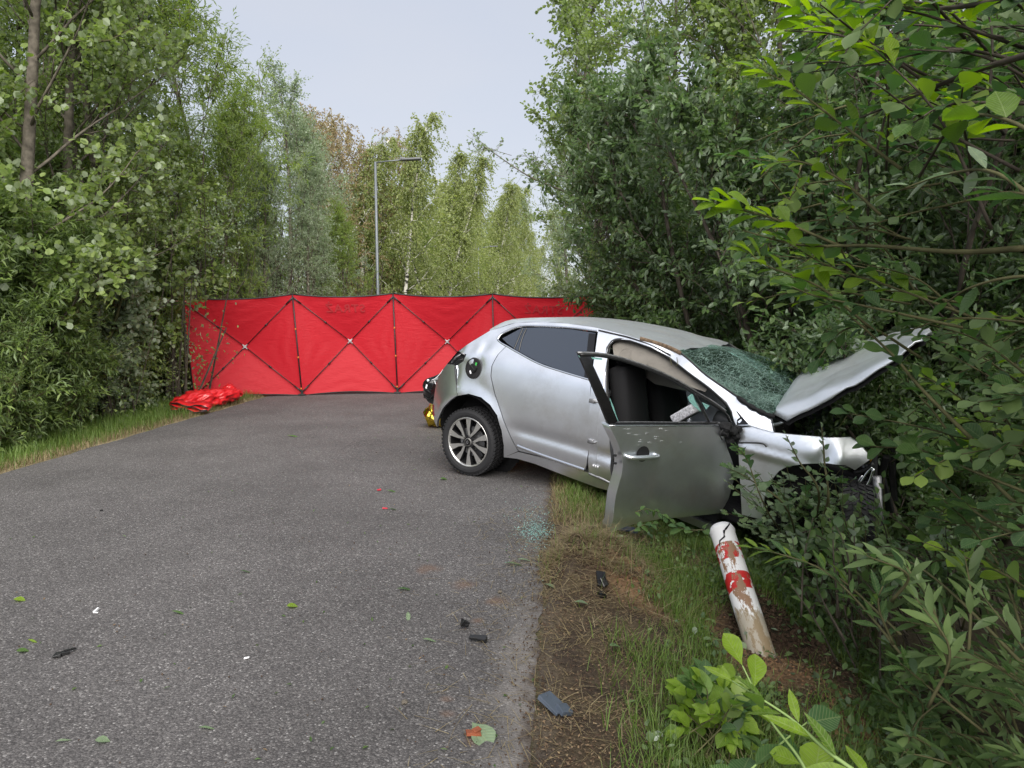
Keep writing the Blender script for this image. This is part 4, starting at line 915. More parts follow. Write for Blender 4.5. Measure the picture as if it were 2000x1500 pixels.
crumple('bag_flap', [g1+Vector((-.22, .02, .19)), g1+Vector((-.12, .02, .24)), g1+Vector((-.03, .03, .20))], [.05, .09, .05], M['redvinyl'], .7, .7, 12, 9, 32, bag)
tube('bag_base', [g0+Vector((.05, -.1, .015)), g0.lerp(g1, .5)+Vector((0, -.10, .015)), g1+Vector((-.1, -.08, .015))], .022, M['black'], bag, 6)
# ------------------------------------------------------------------ gold foil blanket beyond the car
M['gold'] = mat('gold foil', (.85, .62, .08), .14, 1., .5, 0, bump=.7, bump_scale=16, bd=.03)
a = PZ(834, 837); sp = [a+Vector((-.03, .12, .10)), a+Vector((.12, .15, .15)), a+Vector((.45, .22, .15)), a+Vector((.9, .35, .14)), a+Vector((1.3, .45, .12))]
o = crumple('foil_blanket', sp, [.11, .20, .24, .25, .18], M['gold'], .75, .35, 9, 2, 56); tag(o, 'crumpled gold foil emergency blanket on the road behind the rear wheel', 'blanket')

# ------------------------------------------------------------------ street lamps
def lamp(px, Y, ztop, arm, label):
    base = PY(px, 605, Y); base = Vector((base.x, Y, -.05)); r = empty('street_lamp', base, label, 'street lamp', 'street lamps along the left side')
    tube('pole', [(0, 0, 0), (0, 0, 1.1), (0, 0, 1.15), (0, 0, ztop)], [.06, .06, .048, .034], M['polemetal'], r, 12)
    tube('arm', [(0, 0, ztop-.02), (arm*.5, -.0, ztop+.03), (arm*.85, 0, ztop+.06)], .02, M['polemetal'], r, 8)
    bm = bmesh.new(); add_box(bm, (arm+.05, 0, ztop+.07), (.55, .2, .07), Matrix.Rotation(-.05, 3, 'Y'), .03); add_box(bm, (arm-.2, 0, ztop+.08), (.16, .1, .1), None, .02); bmobj('lamp_head', bm, M['lampgrey'], r)
    return r
lamp(738.5, 21, 5.75, .98, 'nearer grey steel street lamp with single arm rising behind the red screen')
lamp(935, 49, 5.72, .98, 'farther small grey street lamp with single arm before the distant birches')

# ------------------------------------------------------------------ red and white post knocked over
pm = bpy.data.materials.new('red and white post'); pm.use_nodes = True; n = pm.node_tree; L = n.links.new; b = n.nodes['Principled BSDF']
t = n.nodes.new('ShaderNodeTexCoord'); s = n.nodes.new('ShaderNodeSeparateXYZ'); L(t.outputs['Object'], s.inputs[0])
def mth(op, a_, b_=0.):
    q = n.nodes.new('ShaderNodeMath'); q.operation = op
    for i, x in enumerate((a_, b_)):
        if isinstance(x, (int, float)): q.inputs[i].default_value = x
        else: L(x, q.inputs[i])
    return q.outputs[0]
z = n.nodes.new('ShaderNodeTexNoise'); z.inputs['Scale'].default_value = 16; z.inputs['Detail'].default_value = 6; L(t.outputs['Object'], z.inputs[0])
mpz = n.nodes.new('ShaderNodeMapping'); mpz.inputs['Scale'].default_value = (1.6, 1.6, .55); L(t.outputs['Object'], mpz.inputs[0]); z2 = n.nodes.new('ShaderNodeTexNoise'); z2.inputs['Scale'].default_value = 9; z2.inputs['Detail'].default_value = 9; z2.inputs['Roughness'].default_value = .78; L(mpz.outputs[0], z2.inputs[0])
cur = n.nodes.new('ShaderNodeRGB'); cur.outputs[0].default_value = (.66, .66, .67, 1); cur = cur.outputs[0]
def lay(cur, fac, col):
    q = n.nodes.new('ShaderNodeMix'); q.data_type = 'RGBA'; L(fac, q.inputs[0]); L(cur, q.inputs[6]); q.inputs[7].default_value = (*col, 1); return q.outputs[2]
zz_ = s.outputs[2]
PL = .86
for c0, hw in ((.665, .055), (.465, .055)):
    dd = mth('ABSOLUTE', mth('SUBTRACT', zz_, c0)); f = mth('LESS_THAN', dd, hw); pl = mth('GREATER_THAN', z.outputs[0], .44); cur = lay(cur, mth('MULTIPLY', f, pl), (.42, .012, .012))
dir_ = mth('ADD', mth('MULTIPLY', mth('ABSOLUTE', mth('SUBTRACT', s.outputs[0], mth('MULTIPLY', zz_, -.03))), 4.2), mth('MULTIPLY', zz_, .10)); mud = mth('LESS_THAN', mth('ADD', dir_, .0), mth('SUBTRACT', mth('MULTIPLY', z2.outputs[0], 1.7), .72)); mud = mth('MULTIPLY', mud, mth('LESS_THAN', zz_, .72)); mud = mth('MULTIPLY', mud, mth('LESS_THAN', s.outputs[1], 0.01)); cur = lay(cur, mud, (.23, .135, .08))
ft = mth('GREATER_THAN', mth('ADD', mth('SUBTRACT', .34, zz_), mth('MULTIPLY', mth('SUBTRACT', z2.outputs[0], .5), .5)), .06); cur = lay(cur, mth('MULTIPLY', ft, .75), (.25, .20, .12))
L(cur, b.inputs['Base Color']); b.inputs['Roughness'].default_value = .55
bp = n.nodes.new('ShaderNodeBump'); bp.inputs['Strength'].default_value = .4; bp.inputs['Distance'].default_value = .004; L(z2.outputs[0], bp.inputs['Height']); L(bp.outputs[0], b.inputs['Normal'])
M['post'] = pm
pb = PY(1482, 1262, 3.60); ptop = PY(1408, 1030, 4.22)
ax = (ptop-pb); PLn = ax.length; ax.normalize(); base = pb-ax*.10
prof = [(.0, .070), (.3, .072), (.6, .072), (PLn+.055, .072), (PLn+.058, .076), (PLn+.068, .076), (PLn+.074, .073), (PLn+.094, .066), (PLn+.105, .045), (PLn+.108, .001)]
V = []; Fc = []; ns = 32
for z_, r_ in prof:
    for k in range(ns):
        a = 2*PI*k/ns; dent = 1-.10*math.exp(-((z_-.62)/.2)**2)*max(0, math.sin(-a))**3; V.append((r_*math.cos(a)*dent, r_*math.sin(a)*dent, z_))
for i in range(len(prof)-1):
    for k in range(ns): Fc.append((i*ns+k, i*ns+(k+1) % ns, (i+1)*ns+(k+1) % ns, (i+1)*ns+k))
post = pymesh('marker_post', V, Fc, M['post'], True); 
zx = ax; xx = Vector((1, 0, 0))-ax*ax.x; xx.normalize(); yy = zx.cross(xx)
post.matrix_world = Matrix.Translation(base) @ Matrix((xx, yy, zx)).transposed().to_4x4()
tag(post, 'red and white banded marker post knocked over and smeared with mud', 'post')
cr = []; 
for k in range(7): 
    a = -PI/2+.55-.25*k+.12*math.sin(k*2); cr.append((.0745*math.cos(a), .0745*math.sin(a), PLn+.085-.026*k+(.012 if k % 2 else 0)))
tube('crack', cr, [.001, .004, .006, .007, .006, .005, .001], M['blackrough'], post, 4)

# ------------------------------------------------------------------ broken bits on the ground
def chunk(name, px, py, dims, label, cat, m='black', rot=0., seed=0, zoff=0.):
    q = G(px, py); on_road = edge_l(q.y) < q.x < edge_r(q.y)
    z0 = 0 if on_road else hgt(q.x, q.y); bm = bmesh.new()
    for k, (c, s, r) in enumerate(dims): add_box(bm, Vector(c), s, Matrix.Rotation(r[2], 3, 'Z') @ Matrix.Rotation(r[0], 3, 'X') @ Matrix.Rotation(r[1], 3, 'Y'), min(s)*.18)
    for v in bm.verts: v.co += Vector((1, 1, 1))*.004*noise.noise(v.co*60+Vector((seed, 0, 0)))
    lo = min(v.co.z for v in bm.verts); o = bmobj(name, bm, M[m], None, False); o.location = (q.x, q.y, z0-lo+zoff); o.rotation_euler = (0, 0, rot); return tag(o, label, cat)
chunk('plastic_fragment', 933, 1256, [((0, 0, 0), (.075, .022, .018), (0, .05, 0)), ((.022, -.006, -.002), (.04, .024, .02), (.1, 0, -.2))], 'black rounded plastic stick lying flat on the asphalt near the verge', 'debris', rot=-.1)
chunk('plastic_fragment', 907, 1231, [((-.012, 0, 0), (.008, .01, .045), (0, .1, 0)), ((.004, 0, -.004), (.04, .012, .03), (.3, .5, .2)), ((.01, .004, -.01), (.02, .03, .012), (0, 0, 0))], 'black jagged upright plastic shard on the asphalt just above the stick', 'debris', rot=.2)
chunk('plastic_fragment', 124, 1284, [((0, 0, 0), (.05, .02, .012), (0, 0, .3)), ((.025, .015, .004), (.05, .012, .01), (0, .1, .5)), ((-.02, -.01, 0), (.03, .03, .012), (0, 0, -.3))], 'black forked plastic shard alone at the far left of the road', 'debris', rot=.5)
chunk('plastic_fragment', 1174, 1143, [((0, 0, .02), (.05, .012, .09), (-.9, .3, .2)), ((.01, -.02, .01), (.03, .02, .05), (-.6, -.3, 0))], 'dark glossy curved plastic trim lying on the soil below the turf clump', 'debris', 'gloss', .2)
chunk('plastic_fragment', 1176, 1166, [((0, 0, 0), (.04, .04, .015), (.3, .2, .4))], 'small dark plastic chip directly under the glossy trim on the soil', 'debris', 'gloss')
M['bluegrey'] = mat('blue grey plastic', (.06, .075, .10), .4)
chunk('plastic_fragment', 1080, 1387, [((0, 0, .01), (.07, .10, .012), (.35, .1, .5)), ((.03, -.04, 0), (.05, .05, .02), (.2, .3, .2))], 'blue grey plastic trim piece on the soil at the lower road edge', 'debris', 'bluegrey', .3)
chunk('plastic_fragment', 1215, 1047, [((0, 0, .02), (.17, .05, .014), (.2, .05, -.1)), ((.08, -.01, .01), (.05, .05, .02), (.2, .1, .3))], 'long blue grey plastic strip on the grass below the open car door', 'debris', 'bluegrey', -.1, zoff=.03)
for px, py, s, lb in ((198, 1001, .014, 'tiny black chip lying alone on the far left asphalt'), (790, 1380, .018, 'small brown stone on the asphalt before the sand smears'), (1090, 1010, .015, 'small dark stone among the green glass crumbs'), (976, 1162, .016, 'small brown stone beside the orange sand smear')):
    chunk('stone' if 'stone' in lb else 'plastic_chip', px, py, [((0, 0, 0), (s, s*.8, s*.6), (.3, .2, .4)), ((s*.3, 0, 0), (s*.6, s*.9, s*.5), (.3, .5, 1))], lb, 'stone' if 'stone' in lb else 'debris', 'black' if 'black' in lb or 'dark' in lb else 'bark')
M['redbit'] = mat('red plastic bit', (.45, .02, .04), .4); M['barkflake'] = mat('red brown bark', (.22, .06, .025), .8, noise_amt=.3); M['paper'] = mat('white scrap', (.7, .7, .72), .7)
chunk('lens_fragment', 740, 961, [((0, 0, 0), (.03, .015, .008), (0, .2, .3)), ((.01, .01, 0), (.012, .02, .01), (0, 0, .9))], 'small red lens chip on the road behind the other red chip', 'debris', 'redbit')
chunk('lens_fragment', 752, 997, [((0, 0, 0), (.04, .018, .006), (0, .1, .2))], 'red lens chip on the road beside a flattened sprig', 'debris', 'redbit')
chunk('paper_scrap', 188, 1200, [((0, 0, .006), (.008, .04, .012), (0, 0, .1)), ((.006, -.012, 0), (.02, .008, .004), (0, 0, .2))], 'small white paper scrap curled on the left of the road', 'litter', 'paper')
chunk('paper_scrap', 482, 1291, [((0, 0, 0), (.018, .012, .003), (0, .1, .2))], 'tiny white scrap on the asphalt in the middle of the road', 'litter', 'paper')
chunk('bark_flake', 925, 1442, [((0, 0, 0), (.055, .03, .008), (0, .1, .2)), ((.01, .01, .004), (.03, .02, .01), (.2, .1, .8))], 'orange brown bark flake under a large pale leaf on the road', 'litter', 'barkflake')
# ------------------------------------------------------------------ leaves and trees
def ltemplate(kind):
    if kind == 'quad': V = [(0, 0, 0), (.45, -.5, .10), (1, 0, 0), (.45, .5, .10)]; T = [(0, 1, 2), (0, 2, 3)]
    elif kind == 'narrow': V = [(0, 0, 0), (.4, -.5, .06), (1, 0, -.08), (.4, .5, .06)]; T = [(0, 1, 2), (0, 2, 3)]
    elif kind == 'round': V = [(0, 0, 0), (.35, -.5, .05), (.75, -.42, .03), (1, 0, -.05), (.75, .42, .03), (.35, .5, .05)]; T = [(0, 1, 2), (0, 2, 3), (0, 3, 4), (0, 4, 5)]
    return np.array(V, np.float32), np.array(T, np.int32)
def norm(a): return a/np.maximum(np.linalg.norm(a, axis=-1, keepdims=True), 1e-9)
def leaves(P, D, N, Ln, Wd, kind='quad'):
    tv, tt = ltemplate(kind); D = norm(D); S = norm(np.cross(N, D)); N2 = np.cross(D, S)
    V = P[:, None, :]+D[:, None, :]*(tv[None, :, 0:1]*Ln[:, None, None])+S[:, None, :]*(tv[None, :, 1:2]*Wd[:, None, None])+N2[:, None, :]*(tv[None, :, 2:3]*Ln[:, None, None])
    k = len(tv); T = tt[None]+(np.arange(len(P))*k)[:, None, None]
    return V.reshape(-1, 3), T.reshape(-1, 3)
def grow(rng, start, d, length, n, up, wob):
    pts = [np.array(start, float)]; d = np.array(d, float); st = length/n
    for i in range(n):
        d = d+rng.normal(0, wob, 3)+np.array([0, 0, up]); d /= np.linalg.norm(d); pts.append(pts[-1]+d*st)
    return pts
def at_pts(pts, u):
    f = u*(len(pts)-1); i = min(int(f), len(pts)-2); return pts[i]+(pts[i+1]-pts[i])*(f-i), norm(pts[i+1]-pts[i])
def tree_data(seed, h=8., base=.25, rad=1.8, nprim=24, nsec=6, ntw=7, nlf=14, leaf=(0.085, 0.062), kind='quad', elev=(35, 65), up=.05, droop=0., trunk_r=.09, shape=lambda t: 1, lean=(0, 0), twl=.45, flut=.7, stems=1):
    rng = np.random.default_rng(seed); wood = Acc(); tw_s = []; tw_d = []; tw_l = []
    for sidx in range(stems):
        ang0 = rng.uniform(0, 6.28); d0 = np.array([lean[0], lean[1], 1.]) if stems == 1 else np.array([math.cos(ang0)*.35, math.sin(ang0)*.35, 1.])
        tr = grow(rng, (0, 0, 0) if stems == 1 else (math.cos(ang0)*.15, math.sin(ang0)*.15, 0), norm(d0), h*(1 if stems == 1 else rng.uniform(.75, 1)), 12, .02, .045)
        tr_r = [trunk_r*(1-.92*(i/12))**.9+.008 for i in range(13)]; wood.tube([Vector(p) for p in tr], tr_r, 8)
        for i in range(nprim):
            t = base+(1-base)*((i+rng.random())/nprim); p, td = at_pts(tr, min(.985, t)); az = i*2.399+rng.uniform(-.4, .4); tt = (t-base)/(1-base)
            e = math.radians(elev[0]+(elev[1]-elev[0])*tt+rng.uniform(-10, 10)); Lp = rad*shape(tt)*rng.uniform(.7, 1.15)
            d = np.array([math.cos(az)*math.cos(e), math.sin(az)*math.cos(e), math.sin(e)])
            pr = grow(rng, p, d, Lp, 7, up, .09); wood.tube([Vector(q) for q in pr], [max(.004, trunk_r*.30*(1-j/8)*(1-.6*t)) for j in range(8)], 5)
            for s in range(nsec):
                u = .2+.8*(s+rng.random())/nsec; q, qd = at_pts(pr, min(.99, u)); d2 = norm(qd*.8+rng.normal(0, .55, 3)+np.array([0, 0, up*2])); Ls = Lp*.42*(1.15-u*.6)*rng.uniform(.7, 1.2)
                sc_ = grow(rng, q, d2, Ls, 4, up-droop*.3, .14); wood.tube([Vector(x) for x in sc_], [max(.0025, .010*(1-j/5)) for j in range(5)], 3)
                for k in range(ntw):
                    u2 = .15+.85*rng.random(); q2, qd2 = at_pts(sc_, min(.99, u2)); tw_s.append(q2); tw_d.append(norm(qd2*.6+rng.normal(0, .6, 3)+np.array([0, 0, -droop]))); tw_l.append(twl*rng.uniform(.5, 1.2))
    S = np.array(tw_s); D = np.array(tw_d); Ll = np.array(tw_l); nt_ = len(S)
    # every twig carries its leaves
    u = (np.arange(nlf)[None]+rng.random((nt_, nlf)))/nlf
    P = S[:, None]+D[:, None]*(Ll[:, None, None]*u[..., None])+np.array([0, 0, -1.])*(droop*.5*Ll[:, None, None]*(u[..., None]**2))
    P = (P+rng.normal(0, .018, P.shape)).reshape(-1, 3); n_ = len(P)
    DD = np.repeat(D, nlf, 0)*.7+rng.normal(0, flut, (n_, 3))+np.array([0, 0, -.15-droop*.8]); NN = rng.normal(0, .6, (n_, 3))+np.array([0, 0, 1.])
    sz = rng.uniform(.7, 1.2, n_); V, T = leaves(P, DD, NN, leaf[0]*sz, leaf[1]*sz, kind)
    # thin twigs as slim triangles
    side_ = norm(np.cross(D, rng.normal(0, 1, D.shape))); w_ = .0035
    tv = np.stack([S-side_*w_, S+side_*w_, S+D*Ll[:, None]+np.array([0, 0, -1.])*(droop*.5*Ll[:, None])], 1).reshape(-1, 3); tt_ = np.arange(nt_*3).reshape(-1, 3)
    return wood, (V, T), (tv, tt_)
PROTO = {}
def proto(key, lm, bm_, **kw):
    wood, (V, T), (tv, tt_) = tree_data(**kw)
    tri = [];
    for f in wood.F:
        for j in range(1, len(f)-1): tri.append((f[0], f[j], f[j+1]))
    WV = np.array([tuple(v) for v in wood.V]); WT_ = np.array(tri)
    trunk = npmesh(key+'_wood', WV, WT_, [M[bm_]], None, True)
    crown = npmesh(key+'_crown', np.concatenate([V, tv]), np.concatenate([T, tt_+len(V)]), [M[lm], M['twig']], np.concatenate([np.zeros(len(T), int), np.ones(len(tt_), int)]))
    PROTO[key] = (trunk, crown)
oval = lambda t: .35+.75*math.sin(PI*min(1, .12+t*.85))
cone = lambda t: 1.1-.85*t
col_ = lambda t: .75+.35*math.sin(PI*t)-.25*t
bushy = lambda t: 1.0-.55*t**2
proto('popA', 'lf_poplar', 'bark', seed=1, h=8.2, base=.10, rad=2.0, nprim=30, nsec=6, ntw=7, nlf=14, leaf=(0.076, 0.065), kind='round', elev=(30, 62), shape=oval, trunk_r=.085, flut=.9)
proto('popB', 'lf_silver', 'bark', seed=2, h=7.4, base=.12, rad=1.8, nprim=26, nsec=6, ntw=7, nlf=15, leaf=(.056, .044), kind='quad', elev=(28, 60), shape=oval, trunk_r=.07, flut=.9)
proto('popC', 'lf_poplar', 'bark', seed=3, h=7.8, base=.22, rad=2.3, nprim=22, nsec=6, ntw=7, nlf=18, leaf=(.049, .038), kind='round', elev=(25, 58), shape=oval, trunk_r=.08, flut=1., lean=(.12, 0))
proto('wilA', 'lf_willow', 'bark', seed=4, h=6.4, base=.06, rad=1.7, nprim=30, nsec=6, ntw=7, nlf=15, leaf=(0.104, 0.021), kind='narrow', elev=(40, 74), shape=oval, trunk_r=.06, up=.07, droop=.15, flut=.5, twl=.5)
proto('wilB', 'lf_silver', 'bark', seed=5, h=6.8, base=.06, rad=1.7, nprim=28, nsec=6, ntw=7, nlf=15, leaf=(0.098, 0.024), kind='narrow', elev=(35, 72), shape=oval, trunk_r=.06, up=.06, droop=.1, flut=.6, twl=.5)
proto('birA', 'lf_birch', 'birch', seed=6, h=9., base=.16, rad=2.0, nprim=26, nsec=6, ntw=6, nlf=14, leaf=(0.091, 0.069), kind='quad', elev=(30, 60), shape=cone, trunk_r=.10, droop=.75, flut=.5, twl=.7)
proto('birB', 'lf_birch', 'birch', seed=7, h=9.5, base=.2, rad=2.0, nprim=24, nsec=6, ntw=6, nlf=14, leaf=(0.091, 0.069), kind='quad', elev=(35, 65), shape=cone, trunk_r=.09, droop=.8, flut=.5, twl=.75, lean=(.05, 0))
proto('birC', 'lf_birchbrown', 'birch', seed=8, h=9., base=.2, rad=2.0, nprim=26, nsec=6, ntw=6, nlf=13, leaf=(0.085, 0.056), kind='quad', elev=(38, 68), shape=oval, trunk_r=.12, droop=.6, flut=.5, twl=.7)
proto('shrA', 'lf_shrub', 'twig', seed=9, h=2.8, base=.04, rad=.9, nprim=12, nsec=5, ntw=6, nlf=15, leaf=(0.091, 0.025), kind='narrow', elev=(30, 65), shape=bushy, trunk_r=.028, stems=4, flut=.5, twl=.35)
proto('shrB', 'lf_silver', 'twig', seed=10, h=2.5, base=.04, rad=.8, nprim=12, nsec=5, ntw=6, nlf=13, leaf=(0.067, 0.053), kind='round', elev=(25, 60), shape=bushy, trunk_r=.025, stems=4, flut=.8, twl=.32)
proto('salA', 'lf_sallow', 'twigdark', seed=12, h=5.6, base=.05, rad=1.6, nprim=20, nsec=6, ntw=6, nlf=13, leaf=(0.091, 0.040), kind='round', elev=(30, 65), shape=oval, trunk_r=.045, stems=3, flut=.6, twl=.4)
proto('salB', 'lf_sallow', 'twigdark', seed=13, h=3.4, base=.03, rad=1.1, nprim=16, nsec=5, ntw=6, nlf=13, leaf=(0.085, 0.037), kind='round', elev=(25, 62), shape=bushy, trunk_r=.03, stems=4, flut=.6, twl=.36)
def plant(key, X, Y, rot, sc, label, cat='tree', name='tree', group=None, sz=None, z=None, crown_mat=None):
    zz = hgt(X, Y)-.04 if z is None else z
    r = empty(name, (X, Y, zz), label, cat, group); r.rotation_euler = (0, 0, rot); s3 = (sc, sc, sz or sc); r.scale = s3
    tr, cr_ = PROTO[key]; link('trunk' if cat == 'tree' else 'stem', tr, r); link('crown' if cat == 'tree' else 'foliage', cr_, r); return r
GL = 'trees along the left verge'; GR = 'trees behind the car'; GB = 'birches beyond the screen'
# left side, near to far
def pxX(px, Y): return PY(px, 605, Y).x
LT = [
 ('wilA', 45, 10., 2.2, .64, 'bright willow in front of the leftmost poplar trunk'),
 ('wilA', 190, 10.8, .2, .74, 'bright willow between the two loose leaved poplars'),
 ('popB', 100, 11.5, 3.2, .75, 'silvery poplar filling the space behind the two leftmost poplars'),
 ('wilB', 275, 13.5, 5.2, .9, 'grey willow behind the leaning poplar'),
 ('popA', 165, 13.5, 1.2, .85, 'second row poplar behind the left hand trees'),
 ('popB', 480, 18.5, 4.2, .80, 'silvery poplar behind the domed willow'),
 ('popA', 30, 11.2, 5.2, .85, 'second row poplar at the left picture edge'),
 ('popA', 12, 8.2, .3, 1.05, 'tall grey green poplar cut off by the left picture edge, slim straight trunk'),
 ('popC', 135, 9.6, 1.9, 1.02, 'tall poplar second from the left edge, thin upper trunk against sky'),
 ('popA', 232, 11., 4.1, .98, 'poplar with loose round leaves whose tip leaves the top of the picture'),
 ('popC', 195, 10., 5.2, .74, 'leaning dark limbed poplar in front of the taller poplars'),
 ('popB', 322, 12.6, 2.2, .92, 'pale silvery poplar right of the tallest left hand trees'),
 ('wilA', 430, 14.5, .7, 1.22, 'feathery willow with domed top standing out against the sky'),
 ('wilA', 425, 13.4, 3.3, .78, 'yellow green willow with thin dark trunk directly behind the screen end'),
 ('wilA', 318, 12.4, 4.5, .72, 'low bright green willow between silvery poplar and the screen end'),
 ('popB', 562, 17.2, 1.1, .92, 'silvery poplar with peaked top left of the brownish birch'),
 ('wilB', 600, 15.2, 2.9, .66, 'low grey green willow behind the second screen panel'),
 ('wilB', 520, 14.6, .4, .62, 'small silvery willow behind the first screen pole'),
 ('wilA', 672, 17.2, 5.4, .58, 'low bright willow bush tree left of the nearer street lamp'),
]
for k, px, Y, rot, sc, lb in LT: plant(k, pxX(px, Y), Y, rot, sc, lb, group=GL)
BT = [
 ('birA', 832, 36., .9, 1.08, 'birch with rounded crown in the second row below the lamp head'),
 ('birB', 968, 66., 2.1, 1.35, 'birch in the second row filling the gap right of the farther lamp'),
 ('birC', 700, 26., 1.1, .88, 'brownish airy birch in the second row left of the lamp'),
 ('birA', 850, 42., 1.3, 1.0, 'drooping birch in the second row behind the round topped birch'),
 ('birB', 920, 62., 2.9, 1.25, 'birch in the second row behind the farther lamp pole'),
 ('birA', 985, 84., .6, 1.45, 'distant birch in the second row near the end'),
 ('birA', 880, 40., 5.2, .78, 'low bushy birch in front of the round topped birch'),
 ('birB', 655, 27., 5.2, .85, 'leafy birch behind the brownish one'),
 ('wilA', 500, 20., 1.5, 1.0, 'willow filling the gap behind the feathery domed willow'),
 ('wilB', 630, 19.5, 4.6, .9, 'grey green willow under the brownish birch'),
 ('wilA', 735, 29., 2.6, .9, 'yellow green willow at the foot of the lamp'),
 ('birA', 690, 30., 3.3, .9, 'leafy birch in the second row left of the lamp'),
 ('wilA', 820, 30., 5.6, .85, 'bright round willow low behind the third screen panel'),
 ('birB', 800, 38., .4, 1.0, 'hazy green birch in the second row right of the lamp pole'),
 ('wilA', 900, 50., 1.6, 1.3, 'low yellow green willow under the farther birches'),
 ('birA', 760, 33., 3.3, .85, 'leafy birch in the second row at the lamp pole'),
 ('wilA', 960, 70., 4.1, 1.6, 'far low willow below the slim white stemmed birch'),
 ('birC', 668, 23.2, .5, .84, 'brownish thin leaved birch with several pale stems left of the lamp'),
 ('birB', 712, 24.5, 2.5, .80, 'green birch with two pale stems just left of the lamp pole'),
 ('birC', 735, 27., 4., .86, 'sparse brownish birch top directly behind the nearer street lamp'),
 ('birB', 782, 24.0, 1.2, .82, 'tall forked white birch with airy top just right of the lamp pole'),
 ('birA', 835, 27., 3.1, .70, 'drooping yellow green birch right of the tall forked birch'),
 ('birA', 866, 36., .2, 1.02, 'birch of middle height with rounded green top right of the lamp head'),
 ('birB', 898, 44., 4.4, 1.02, 'pale stemmed birch left of the farther street lamp'),
 ('birA', 936, 54., 2.2, 1.28, 'birch behind the farther lamp with a small round crown tip'),
 ('birA', 968, 60., 5.5, 1.30, 'slim white stemmed birch right of the farther lamp'),
 ('birB', 995, 72., .9, 1.4, 'yellow green birch near the end of the tree row'),
 ('birA', 1015, 88., 3.5, 1.5, 'distant birch stepping down towards the gap'),
 ('birA', 1033, 108., 1.7, 1.5, 'more distant low birch close to the gap in the trees'),
 ('birB', 1048, 125., 2.7, 1.35, 'farthest tiny birch at the end of the row beside the gap'),
]
for k, px, Y, rot, sc, lb in BT: plant(k, pxX(px, Y), Y, rot, sc, lb, group=GB)
GS = 'shrubs at the foot of the left trees'
ST = [
 ('shrA', 395, 13.0, .9, 1.0, 'green shrub showing just over the first screen panel'),
 ('shrA', 130, 8.9, 3.9, 1.15, 'tall leafy willow shrub behind the low verge shrubs'),
 ('shrB', 215, 10.2, .9, 1.1, 'tall pale sucker shrub behind the low whitish ones'),
 ('shrA', 0, 8.4, 2.9, 1.3, 'tall bright shrub behind the leftmost one'),
 ('shrA', 20, 7.6, 0, 1.05, 'bright green willow shrub at the left picture edge'),
 ('shrA', 95, 8.3, 1., .95, 'willow shrub with long leafy shoots next to the leftmost shrub'),
 ('shrA', 160, 9.1, 2., .9, 'dense green willow shrub at the middle of the left verge'),
 ('shrB', 225, 9.9, 3., .85, 'pale grey leaved sucker shrub midway along the left verge'),
 ('shrB', 262, 10.9, 4., .8, 'whitish leaved shrub close to the red bag'),
 ('shrB', 245, 10.0, 5., .5, 'low whitish sapling at the grass edge before the red bag'),
 ('shrA', 262, 12.2, .5, .9, 'green shrub leaning against the left end of the screen'),
 ('shrA', 60, 7.3, 2.6, .55, 'low leafy shrub over the grass at the far left'),
 ('shrA', 190, 8.7, 5.1, .5, 'small green shrub over the grass in the middle of the left verge'),
]
for k, px, Y, rot, sc, lb in ST: plant(k, pxX(px, Y)-.6, Y, rot, sc, lb, 'shrub', 'shrub', GS)
# right side behind and beside the car
RT = [
 ('popA', 1200, 15.5, 2.1, 1.06, 'tall grey leaved poplar overhanging the road at the left of the right hand trees'),
 ('popC', 1300, 12.2, 3.0, 1.06, 'poplar with sky showing through its loose top right of the road'),
 ('popB', 1150, 19., 1.0, .98, 'silvery poplar farther down the right side of the road'),
 ('popC', 1425, 11., .2, 1.0, 'poplar with bare grey trunk section at the top behind the car'),
 ('popA', 1330, 11.5, 5.1, .92, 'dark dense poplar straight behind the car roof'),
 ('popB', 1150, 14., 4.4, .60, 'low silvery poplar above the right end of the screen'),
 ('wilB', 1320, 11.6, 2.4, .72, 'grey green willow above the right screen end and car roof'),
 ('popA', 1560, 10., 1.3, .95, 'dark poplar crowding the top right behind the bright branches'),
 ('popC', 1720, 9., 2.2, .9, 'dark poplar in deep shade towards the right top corner'),
 ('popA', 1900, 8.2, 4.2, .9, 'dark poplar behind the big leaves at the right edge'),
 ('popB', 1110, 27., 3.9, .98, 'small pale poplar seen far down the right side'),
 ('birA', 1088, 45., 1.9, .9, 'distant birch on the right side beyond the poplars'),
]
for k, px, Y, rot, sc, lb in RT:
    X = pxX(px, Y); plant(k, X, Y, rot, sc, lb, group=GR)
GW = 'sallow bushes round the front of the car'
WTt = [
 ('salB', 1268, 10.6, 0, .8, 'yellow green sallow bush between the screen end and the car roof'),
 ('salA', 1330, 9.9, 1., .85, 'dark sallow bush standing behind the car windscreen'),
 ('salA', 1450, 8.7, 2., .85, 'dark sallow bush behind the raised bonnet'),
 ('salA', 1590, 7.9, 3., .9, 'tall dark sallow bush with many stems right of the bonnet corner'),
 ('salA', 1760, 7.0, 4., .9, 'dark many stemmed sallow bush right of the bonnet tip'),
 ('salA', 1960, 6.6, 5., .95, 'dark sallow bush at the right picture edge'),
 ('salB', 1860, 5.6, 1., .75, 'leafy sallow bush in front of the dark stems right of the wreck'),
 ('salA', 1500, 10.4, 5.6, 1., 'tall sallow bush far behind the bonnet under the poplars'),
]
for k, px, Y, rot, sc, lb in WTt: plant(k, pxX(px, Y), Y, rot, sc, lb, 'bush', 'bush', GW)
